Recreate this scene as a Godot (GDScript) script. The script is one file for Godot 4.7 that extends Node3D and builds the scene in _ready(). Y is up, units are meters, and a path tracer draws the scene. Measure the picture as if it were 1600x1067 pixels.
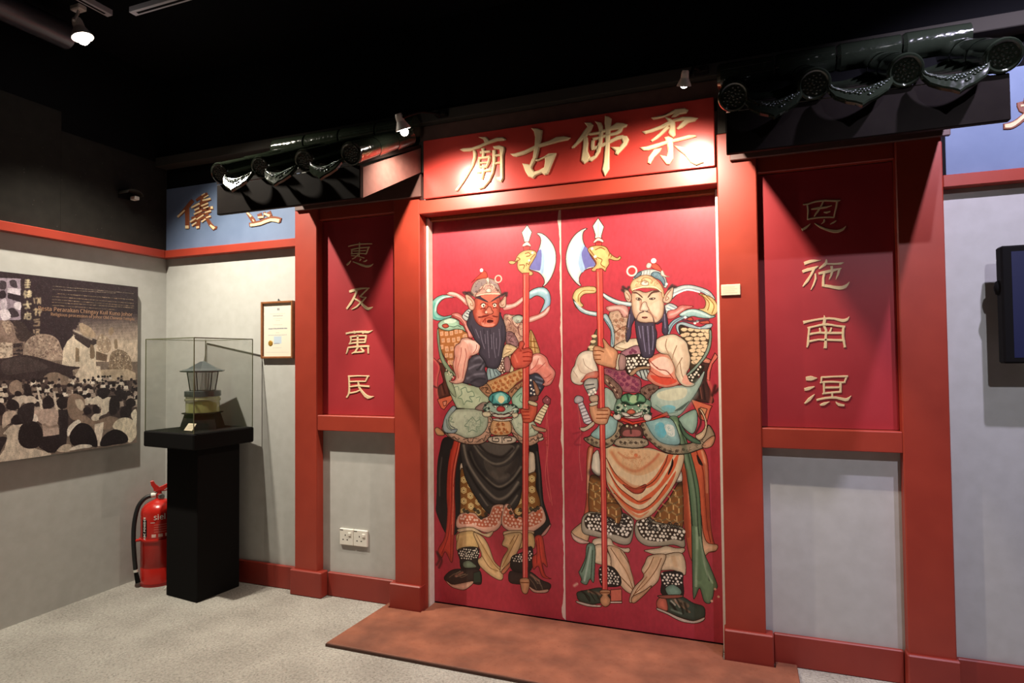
extends Node3D
# A museum room: the red gateway of a temple with two painted doors, tiled canopies, couplet boards, a display case and a poster wall.

const GLYPHS := {
	"temple": [
		[-1104,2330,-1063,2325,-1044,2303,-1054,2293,-1071,2297,-1079,2315],
		[-1204,2282,-1188,2286,-1140,2283,-1099,2291,-1054,2304,-1009,2314,-977,2312,-962,2301,-967,2295,-1004,2297,-1049,2290,-1099,2275,-1150,2266,-1186,2270],
		[-1134,2273,-1119,2266,-1114,2251,-1117,2228,-1130,2193,-1151,2162,-1177,2127,-1203,2097,-1218,2080,-1229,2084,-1221,2095,-1192,2125,-1161,2168,-1143,2199,-1132,2235],
		[-1090,2273,-1088,2261,-1086,2248,-1087,2238,-1088,2231,-1076,2227,-1073,2234,-1070,2246,-1071,2261,-1072,2273],
		[-1096,2247,-1084,2247,-1068,2247,-1053,2247,-1041,2248,-1042,2257,-1054,2258,-1070,2259,-1085,2259,-1097,2259],
		[-1105,2221,-1088,2221,-1068,2220,-1052,2221,-1041,2221,-1043,2233,-1054,2233,-1070,2232,-1090,2232,-1106,2233],
		[-1105,2225,-1107,2216,-1108,2204,-1106,2191,-1103,2181,-1092,2182,-1094,2192,-1096,2203,-1095,2213,-1094,2222],
		[-1053,2226,-1055,2216,-1058,2204,-1063,2193,-1067,2185,-1057,2179,-1052,2188,-1046,2199,-1043,2212,-1040,2222],
		[-1099,2199,-1052,2197,-1052,2205,-1100,2207],
		[-1100,2178,-1059,2175,-1060,2185,-1100,2188],
		[-1114,2153,-1096,2154,-1074,2156,-1053,2157,-1038,2159,-1040,2169,-1055,2169,-1076,2168,-1099,2165,-1116,2163],
		[-1086,2180,-1086,2170,-1087,2156,-1090,2138,-1093,2124,-1083,2121,-1078,2135,-1073,2152,-1072,2167,-1072,2178],
		[-1032,2257,-1014,2257,-1012,2238,-1015,2192,-1025,2147,-1045,2108,-1076,2079,-1101,2075,-1111,2083,-1075,2097,-1050,2132,-1037,2163,-1032,2204],
		[-1029,2275,-994,2275,-970,2265,-967,2253,-975,2224,-976,2114,-986,2097,-1006,2108,-1015,2123,-993,2125,-992,2213,-994,2255,-1024,2263],
		[-1019,2223,-989,2223,-991,2234,-1020,2233],
		[-1019,2186,-989,2188,-991,2198,-1021,2196],
	],
	"ancient": [
		[-835,2334,-801,2329,-780,2317,-785,2277,-797,2229,-807,2194,-822,2169,-831,2174,-826,2210,-818,2259,-816,2290,-822,2318],
		[-941,2227,-917,2226,-868,2234,-811,2253,-750,2263,-713,2276,-677,2275,-645,2264,-659,2255,-704,2252,-751,2245,-807,2237,-869,2215,-907,2209,-926,2214],
		[-880,2174,-855,2168,-836,2161,-831,2143,-817,2123,-818,2105,-827,2097,-851,2109,-865,2133],
		[-827,2196,-833,2187,-839,2174,-844,2162,-847,2152,-834,2145,-830,2154,-823,2166,-816,2177,-811,2186],
		[-829,2183,-784,2187,-751,2205,-714,2202,-717,2192,-733,2158,-752,2116,-771,2106,-782,2117,-773,2145,-768,2171,-770,2187,-807,2175],
		[-832,2127,-799,2132,-770,2145,-747,2124,-757,2109,-771,2106,-785,2117,-813,2109,-827,2102],
	],
	"buddha": [
		[-581,2324,-550,2320,-539,2307,-550,2283,-570,2259,-602,2237,-629,2216,-640,2214,-642,2220,-624,2236,-601,2263,-583,2287,-567,2303],
		[-584,2265,-566,2254,-564,2228,-567,2193,-556,2165,-563,2147,-583,2136,-598,2153,-594,2179,-589,2213],
		[-570,2272,-517,2274,-465,2286,-434,2302,-405,2296,-386,2287,-392,2277,-422,2271,-456,2271,-517,2261,-557,2262],
		[-422,2286,-424,2278,-427,2270,-432,2265,-442,2261,-456,2260,-475,2258,-498,2255,-519,2251,-535,2250,-545,2249,-543,2236,-532,2237,-516,2239,-495,2243,-473,2246,-454,2246,-437,2247,-424,2251,-413,2258,-407,2270,-404,2279],
		[-549,2239,-551,2228,-553,2213,-552,2201,-550,2194,-535,2194,-535,2201,-536,2211,-535,2224,-534,2236],
		[-540,2193,-526,2196,-507,2200,-485,2207,-463,2214,-444,2221,-429,2225,-415,2226,-405,2226,-406,2243,-417,2243,-434,2242,-451,2235,-469,2228,-491,2221,-512,2214,-531,2210,-544,2208],
		[-414,2243,-389,2236,-380,2220,-391,2196,-411,2177,-432,2158,-443,2164,-441,2177,-462,2197,-423,2192,-408,2211,-414,2227],
		[-532,2322,-504,2313,-497,2297,-495,2266,-500,2219,-510,2181,-528,2157,-550,2143,-567,2149,-563,2160,-536,2167,-523,2196,-516,2230,-515,2282,-521,2305],
		[-486,2341,-468,2334,-456,2323,-461,2283,-466,2223,-469,2154,-470,2098,-490,2070,-502,2098,-495,2132,-488,2200,-485,2265,-488,2309],
	],
	"gentle": [
		[-283,2302,-263,2303,-222,2307,-181,2324,-141,2322,-126,2312,-134,2300,-162,2298,-180,2289,-198,2291,-185,2306,-222,2297,-255,2293,-275,2293],
		[-226,2298,-198,2284,-182,2270,-184,2260,-210,2274],
		[-323,2246,-292,2250,-243,2262,-202,2279,-150,2286,-118,2281,-87,2271,-99,2260,-127,2256,-151,2239,-171,2233,-177,2240,-158,2260,-146,2269,-182,2270,-202,2258,-243,2245,-284,2237,-309,2234],
		[-206,2284,-186,2277,-182,2264,-181,2210,-191,2203,-207,2217,-211,2226,-205,2246],
		[-216,2261,-205,2246,-231,2225,-260,2204,-281,2196,-287,2203,-264,2217,-235,2242],
		[-335,2178,-306,2178,-264,2185,-216,2193,-163,2199,-127,2204,-100,2200,-94,2193,-112,2190,-163,2184,-216,2179,-265,2166,-298,2160,-318,2163],
		[-229,2208,-211,2210,-193,2199,-192,2161,-193,2111,-209,2088,-221,2090,-245,2126,-247,2133,-219,2123,-214,2143,-218,2181],
		[-273,2161,-240,2163,-249,2147,-274,2125,-290,2100,-301,2106,-298,2129,-286,2144],
		[-188,2167,-164,2159,-140,2152,-133,2137,-105,2108,-78,2089,-67,2079,-98,2071,-122,2086,-145,2122,-172,2148],
	],
	"grace": [
		[314,1876,322,1876,333,1876,346,1880,361,1883,378,1884,396,1884,416,1881,434,1878,445,1879,451,1882,451,1884,444,1885,434,1886,416,1888,396,1891,377,1891,360,1890,344,1886,332,1882,321,1881,314,1881],
		[327,1875,328,1865,329,1850,328,1831,327,1815,332,1814,333,1830,335,1849,334,1865,333,1875],
		[435,1881,433,1867,430,1849,426,1830,423,1816,428,1814,431,1829,436,1847,440,1865,442,1879],
		[330,1813,342,1815,360,1817,377,1817,394,1816,412,1815,425,1813,425,1819,412,1821,394,1822,377,1823,359,1823,342,1821,329,1819],
		[344,1854,356,1854,371,1854,385,1854,399,1856,411,1860,420,1864,419,1866,410,1864,398,1863,385,1863,370,1863,355,1861,344,1859],
		[386,1886,382,1876,375,1863,365,1849,357,1837,354,1830,353,1827,356,1825,358,1827,362,1833,371,1844,380,1859,387,1873,391,1884],
		[389,1838,394,1836,400,1834,408,1837,414,1840,413,1843,407,1843,399,1842,394,1842,390,1842],
		[309,1770,316,1774,325,1779,334,1789,340,1796,339,1799,331,1793,321,1787,312,1782,305,1779],
		[354,1797,362,1788,374,1777,391,1767,409,1758,424,1753,438,1752,451,1756,461,1762,466,1771,469,1777,468,1778,463,1774,456,1769,448,1766,437,1764,426,1765,412,1768,394,1775,378,1784,365,1792,356,1799],
		[388,1811,388,1807,387,1803,383,1798,379,1794,380,1792,386,1795,392,1799,394,1806,393,1811],
		[433,1804,427,1801,420,1797,414,1793,411,1790,411,1788,416,1789,423,1791,430,1796,435,1801],
	],
	"bestow": [
		[315,1629,326,1633,339,1637,350,1639,359,1641,368,1643,375,1645,375,1647,368,1647,359,1648,349,1650,337,1650,322,1646,311,1642],
		[308,1597,317,1600,328,1603,339,1605,350,1608,360,1615,366,1621,365,1624,357,1622,346,1620,336,1618,325,1616,313,1612,304,1608],
		[346,1614,341,1605,335,1592,327,1579,318,1566,310,1553,304,1543,307,1540,315,1548,326,1559,334,1573,342,1587,349,1600,353,1610],
		[350,1592,351,1584,350,1573,347,1561,342,1547,338,1536,334,1527,337,1526,341,1533,348,1544,353,1558,358,1572,357,1584,356,1593],
		[393,1648,391,1642,389,1636,384,1631,377,1624,370,1618,366,1613,368,1609,374,1611,382,1616,391,1621,398,1630,398,1641,396,1648],
		[390,1626,404,1625,421,1623,435,1623,446,1623,453,1627,458,1630,457,1631,452,1632,445,1632,434,1631,421,1631,404,1632,390,1634],
		[366,1587,376,1588,390,1590,406,1593,422,1596,437,1602,449,1606,448,1610,436,1609,420,1608,404,1605,388,1602,374,1599,364,1596],
		[408,1619,409,1608,409,1594,406,1578,402,1565,404,1564,411,1575,418,1592,418,1608,417,1620],
		[438,1608,434,1598,431,1585,428,1574,426,1564,428,1564,432,1571,438,1582,442,1595,445,1605],
		[384,1599,381,1588,378,1572,376,1553,376,1538,386,1538,386,1553,386,1570,389,1585,392,1597],
		[377,1537,389,1534,404,1531,420,1526,436,1522,451,1523,463,1528,472,1541,476,1552,474,1553,467,1546,457,1540,448,1537,437,1537,422,1539,407,1543,391,1546,379,1547],
	],
	"south": [
		[306,1388,313,1391,327,1395,350,1400,375,1403,397,1404,416,1402,432,1396,447,1391,459,1393,467,1399,471,1407,473,1413,471,1414,467,1410,462,1407,456,1405,448,1404,435,1407,417,1411,397,1413,375,1412,349,1408,325,1404,311,1402,303,1401],
		[381,1421,380,1414,378,1404,376,1393,375,1380,379,1369,383,1360,382,1345,381,1326,379,1305,377,1288,389,1287,390,1304,390,1326,391,1344,392,1361,388,1373,386,1381,387,1391,389,1403,386,1414,383,1421],
		[321,1367,332,1370,347,1374,365,1377,385,1379,405,1377,426,1373,444,1370,456,1368,457,1377,445,1379,427,1381,407,1386,385,1390,364,1386,346,1381,330,1378,319,1375],
		[323,1373,321,1358,319,1339,317,1323,316,1309,315,1299,314,1293,318,1291,321,1297,325,1307,326,1322,326,1339,329,1357,331,1371],
		[446,1373,444,1358,443,1340,444,1325,446,1312,448,1299,449,1289,458,1291,456,1301,455,1314,453,1327,452,1340,453,1358,454,1372],
		[327,1341,342,1345,360,1347,370,1347,384,1345,418,1344,448,1344,448,1353,418,1354,384,1355,370,1356,360,1356,341,1353,326,1351],
		[325,1312,341,1316,360,1320,369,1319,383,1318,417,1316,447,1314,447,1324,417,1325,384,1327,370,1327,359,1327,340,1324,323,1321],
		[361,1370,364,1352,371,1354,367,1372],
		[404,1372,398,1353,405,1351,410,1370],
	],
	"ocean": [
		[310,1158,318,1157,328,1157,336,1159,342,1162,348,1165,352,1167,352,1168,348,1170,342,1172,335,1175,328,1177,318,1175,309,1173],
		[304,1116,311,1116,322,1119,333,1126,342,1133,341,1135,331,1134,318,1132,309,1129,302,1127],
		[304,1062,314,1068,325,1077,334,1090,341,1101,340,1103,329,1096,317,1087,308,1075,301,1066],
		[365,1168,372,1168,384,1168,404,1170,425,1171,446,1171,462,1171,462,1179,446,1179,425,1178,403,1177,384,1176,372,1175,365,1175],
		[364,1172,362,1148,367,1148,371,1171],
		[454,1176,445,1150,451,1147,460,1173],
		[361,1146,367,1147,377,1148,393,1149,411,1149,431,1148,447,1147,447,1154,431,1155,411,1157,393,1157,376,1156,366,1154,360,1151],
		[371,1148,371,1129,371,1110,370,1107,368,1106,369,1101,374,1102,378,1109,379,1129,379,1148],
		[430,1148,430,1110,438,1110,439,1148],
		[379,1125,431,1127,431,1135,380,1134],
		[374,1102,387,1104,403,1106,422,1108,436,1109,436,1117,421,1116,403,1114,386,1112,374,1111],
		[400,1109,401,1092,408,1093,407,1110],
		[347,1075,361,1079,379,1083,398,1085,416,1085,434,1080,450,1075,460,1078,465,1085,469,1092,472,1098,471,1099,466,1095,460,1091,456,1089,451,1088,436,1091,417,1095,397,1094,378,1092,359,1087,346,1083],
		[360,1056,367,1056,376,1058,386,1066,394,1072,394,1074,384,1072,373,1070,365,1066,358,1062],
		[415,1073,417,1065,424,1057,436,1055,446,1055,447,1063,438,1065,428,1068,422,1071,417,1074],
	],
	"favour": [
		[-1902,1868,-1889,1870,-1870,1872,-1853,1874,-1831,1874,-1790,1873,-1754,1871,-1754,1876,-1790,1879,-1832,1881,-1855,1880,-1872,1878,-1890,1876,-1904,1873],
		[-1835,1887,-1835,1873,-1836,1854,-1837,1831,-1839,1812,-1833,1812,-1831,1830,-1829,1853,-1829,1873,-1830,1887],
		[-1885,1848,-1865,1851,-1836,1854,-1799,1854,-1769,1853,-1769,1859,-1800,1860,-1837,1860,-1866,1857,-1887,1854],
		[-1884,1853,-1884,1829,-1878,1828,-1877,1853],
		[-1779,1857,-1793,1823,-1787,1821,-1772,1854],
		[-1886,1826,-1864,1826,-1837,1826,-1810,1823,-1790,1819,-1790,1825,-1810,1828,-1836,1832,-1864,1832,-1886,1831],
		[-1873,1841,-1792,1838,-1793,1843,-1874,1845],
		[-1884,1817,-1862,1814,-1837,1810,-1818,1803,-1804,1798,-1801,1803,-1815,1808,-1836,1814,-1862,1819,-1883,1822],
		[-1839,1828,-1850,1819,-1863,1809,-1873,1805,-1879,1803,-1878,1799,-1870,1801,-1859,1805,-1846,1815,-1834,1825],
		[-1911,1767,-1905,1770,-1897,1775,-1890,1784,-1886,1791,-1888,1793,-1896,1788,-1905,1782,-1911,1777,-1916,1774],
		[-1875,1784,-1859,1777,-1839,1768,-1816,1758,-1794,1750,-1776,1749,-1761,1753,-1752,1760,-1746,1766,-1747,1767,-1755,1764,-1766,1762,-1777,1761,-1792,1761,-1812,1768,-1835,1776,-1857,1783,-1873,1788],
		[-1828,1801,-1833,1788,-1830,1787,-1820,1796],
		[-1787,1791,-1792,1789,-1799,1787,-1805,1784,-1810,1783,-1810,1781,-1804,1780,-1796,1780,-1789,1784,-1784,1788],
	],
	"reach": [
		[-1894,1619,-1882,1621,-1864,1625,-1844,1630,-1822,1634,-1794,1636,-1771,1636,-1771,1641,-1794,1643,-1823,1644,-1848,1642,-1869,1639,-1887,1635,-1899,1631],
		[-1856,1631,-1860,1619,-1868,1603,-1880,1585,-1893,1568,-1907,1550,-1918,1536,-1910,1530,-1897,1543,-1880,1560,-1867,1579,-1856,1598,-1848,1615,-1843,1627],
		[-1784,1639,-1796,1629,-1811,1617,-1823,1608,-1831,1601,-1825,1595,-1817,1602,-1805,1612,-1790,1623,-1778,1633],
		[-1833,1596,-1825,1592,-1813,1589,-1801,1589,-1791,1589,-1791,1593,-1801,1594,-1812,1595,-1822,1598,-1830,1601],
		[-1795,1592,-1806,1584,-1821,1572,-1838,1558,-1855,1545,-1871,1537,-1883,1532,-1881,1528,-1868,1531,-1849,1538,-1831,1552,-1814,1566,-1801,1579,-1791,1588],
		[-1869,1585,-1854,1577,-1836,1567,-1822,1553,-1809,1539,-1795,1527,-1777,1521,-1760,1528,-1749,1537,-1751,1539,-1764,1536,-1776,1536,-1785,1540,-1798,1549,-1813,1561,-1829,1573,-1849,1584,-1865,1591],
	],
	"myriad": [
		[-1918,1396,-1906,1398,-1886,1401,-1855,1402,-1823,1403,-1800,1400,-1779,1399,-1761,1406,-1751,1413,-1752,1415,-1764,1413,-1780,1412,-1799,1413,-1823,1414,-1856,1413,-1888,1411,-1909,1408,-1921,1405],
		[-1869,1415,-1868,1398,-1857,1400,-1866,1416],
		[-1798,1415,-1817,1401,-1810,1395,-1795,1413],
		[-1894,1378,-1874,1380,-1847,1383,-1815,1383,-1788,1382,-1788,1390,-1815,1391,-1848,1391,-1876,1389,-1895,1386],
		[-1891,1381,-1891,1369,-1893,1357,-1897,1350,-1902,1346,-1898,1342,-1892,1347,-1885,1355,-1882,1369,-1882,1381],
		[-1797,1388,-1804,1353,-1794,1351,-1786,1386],
		[-1887,1363,-1799,1363,-1799,1370,-1887,1370],
		[-1897,1342,-1876,1345,-1847,1347,-1818,1348,-1796,1348,-1796,1356,-1819,1356,-1848,1356,-1877,1353,-1899,1350],
		[-1848,1393,-1850,1374,-1851,1351,-1852,1336,-1851,1326,-1840,1326,-1840,1336,-1840,1351,-1838,1373,-1837,1392],
		[-1905,1321,-1881,1323,-1848,1325,-1806,1326,-1772,1326,-1772,1336,-1806,1336,-1848,1335,-1882,1332,-1907,1330],
		[-1910,1326,-1913,1315,-1916,1303,-1919,1297,-1920,1292,-1916,1291,-1913,1294,-1908,1301,-1903,1313,-1900,1324],
		[-1785,1331,-1783,1292,-1775,1292,-1774,1331],
		[-1848,1328,-1855,1318,-1864,1306,-1874,1300,-1884,1296,-1881,1291,-1871,1294,-1857,1300,-1846,1313,-1838,1323],
		[-1867,1295,-1847,1296,-1823,1297,-1810,1298,-1803,1300,-1805,1308,-1812,1306,-1824,1305,-1847,1304,-1868,1304],
		[-1829,1320,-1808,1300,-1801,1306,-1823,1325],
	],
	"people": [
		[-1906,1167,-1879,1169,-1844,1171,-1804,1171,-1772,1170,-1772,1177,-1804,1177,-1844,1178,-1880,1177,-1907,1176],
		[-1905,1170,-1904,1149,-1903,1123,-1904,1101,-1906,1082,-1913,1069,-1920,1060,-1913,1056,-1904,1065,-1895,1080,-1892,1100,-1893,1123,-1894,1149,-1895,1171],
		[-1785,1175,-1801,1145,-1794,1142,-1776,1171],
		[-1898,1140,-1873,1141,-1844,1142,-1817,1142,-1796,1142,-1796,1148,-1816,1149,-1844,1149,-1874,1148,-1898,1147],
		[-1897,1112,-1875,1115,-1844,1118,-1805,1116,-1772,1114,-1771,1123,-1804,1125,-1844,1127,-1876,1123,-1899,1119],
		[-1900,1078,-1878,1081,-1852,1086,-1834,1094,-1822,1100,-1826,1105,-1838,1100,-1855,1094,-1880,1089,-1901,1086],
		[-1846,1143,-1846,1131,-1842,1113,-1830,1094,-1816,1078,-1802,1063,-1783,1053,-1761,1058,-1745,1066,-1746,1068,-1762,1068,-1778,1071,-1790,1076,-1804,1087,-1819,1101,-1831,1117,-1835,1132,-1837,1144],
	],
	"ceremony": [
		[-3025,2240,-3049,2221,-3079,2196,-3114,2168,-3141,2146,-3127,2135,-3095,2153,-3056,2178,-3024,2203,-3002,2223],
		[-3079,2192,-3077,2163,-3074,2125,-3074,2091,-3074,2065,-3039,2062,-3039,2088,-3040,2123,-3041,2160,-3043,2190],
		[-2981,2220,-2952,2231,-2921,2243,-2903,2249,-2893,2253,-2901,2267,-2913,2265,-2933,2260,-2965,2247,-2993,2234],
		[-3004,2181,-2974,2190,-2935,2200,-2896,2210,-2866,2217,-2875,2234,-2906,2228,-2945,2219,-2985,2208,-3016,2199],
		[-2991,2158,-2888,2191,-2899,2208,-3002,2176],
		[-2995,2137,-2963,2145,-2923,2154,-2882,2158,-2849,2160,-2856,2182,-2889,2178,-2931,2172,-2972,2162,-3005,2154],
		[-3019,2111,-2869,2142,-2878,2159,-3028,2129],
		[-3027,2090,-2993,2098,-2950,2106,-2904,2109,-2867,2110,-2870,2127,-2908,2126,-2956,2124,-3002,2116,-3037,2108],
		[-3011,2069,-2961,2083,-2971,2098,-3021,2085],
		[-2948,2247,-2955,2214,-2965,2168,-2977,2109,-2988,2060,-2957,2054,-2950,2104,-2941,2163,-2932,2209,-2926,2242],
		[-2905,2182,-2912,2151,-2913,2109,-2886,2066,-2853,2034,-2823,2041,-2820,2056,-2832,2061,-2840,2054,-2835,2054,-2861,2077,-2887,2111,-2888,2147,-2883,2177],
	],
	"ceremony_gilt": [
		[-3079,2179,-3140,2145,-3129,2135,-3072,2173],
		[-3070,2082,-3070,2063,-3043,2061,-3043,2080],
		[-2938,2249,-2913,2258,-2918,2265,-2943,2255],
		[-2923,2232,-2885,2244,-2890,2251,-2927,2238],
		[-2933,2216,-2868,2219,-2871,2232,-2936,2226],
		[-3019,2181,-2953,2200,-2960,2211,-3025,2191],
		[-2942,2184,-2887,2196,-2891,2205,-2947,2193],
		[-2996,2164,-2956,2173,-2961,2182,-3000,2173],
		[-2924,2168,-2884,2176,-2888,2184,-2929,2176],
		[-2870,2163,-2850,2162,-2852,2179,-2871,2180],
		[-2999,2139,-2936,2156,-2941,2164,-3004,2148],
		[-2913,2141,-2864,2148,-2868,2158,-2916,2150],
		[-3028,2096,-2983,2114,-2990,2123,-3036,2105],
		[-2976,2107,-2922,2129,-2928,2138,-2983,2115],
		[-2937,2088,-2905,2102,-2912,2111,-2945,2097],
		[-2902,2110,-2867,2116,-2871,2126,-2906,2119],
		[-3014,2072,-2978,2089,-2985,2097,-3021,2081],
		[-2985,2069,-2980,2055,-2959,2056,-2960,2071],
		[-2878,2065,-2847,2037,-2831,2050,-2871,2072],
	],
	"virtue": [
		[-2604,2115,-2588,2093,-2570,2068,-2558,2053,-2550,2044,-2525,2053,-2531,2064,-2542,2080,-2567,2104,-2589,2123],
		[-2524,2100,-2504,2068,-2479,2073,-2490,2107],
		[-2456,2102,-2434,2075,-2411,2083,-2425,2112],
		[-2479,2109,-2473,2085,-2456,2086,-2462,2110],
		[-2577,2033,-2539,2033,-2489,2034,-2448,2044,-2414,2051,-2381,2045,-2353,2037,-2344,2062,-2374,2073,-2418,2082,-2462,2074,-2500,2064,-2545,2059,-2581,2056],
	],
	"virtue_gilt": [
		[-2598,2115,-2566,2085,-2556,2092,-2590,2120],
		[-2568,2032,-2535,2032,-2492,2035,-2454,2044,-2421,2050,-2388,2044,-2363,2036,-2357,2056,-2385,2063,-2424,2067,-2462,2061,-2498,2052,-2538,2049,-2571,2049],
		[-2513,2076,-2471,2074,-2472,2086,-2514,2086],
		[-2473,2095,-2431,2074,-2424,2088,-2468,2104],
		[-2556,2072,-2544,2057,-2537,2060,-2549,2075],
	],
	"honour": [
		[1035,2185,1035,2172,1041,2152,1057,2140,1069,2134,1077,2154,1068,2164,1061,2173,1057,2180,1053,2188],
		[1054,2183,1084,2169,1088,2191,1058,2201],
		[992,2092,1002,2090,1016,2089,1029,2094,1045,2104,1070,2127,1091,2148,1080,2167,1058,2147,1033,2126,1020,2118,1011,2116,1001,2114,992,2113],
	],
	"honour_gilt": [
		[996,2096,1004,2094,1016,2094,1027,2099,1041,2110,1065,2133,1085,2153,1080,2162,1058,2143,1034,2122,1021,2114,1012,2111,1003,2110,996,2110],
		[1046,2167,1068,2167,1067,2175,1045,2175],
	],
}
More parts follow.
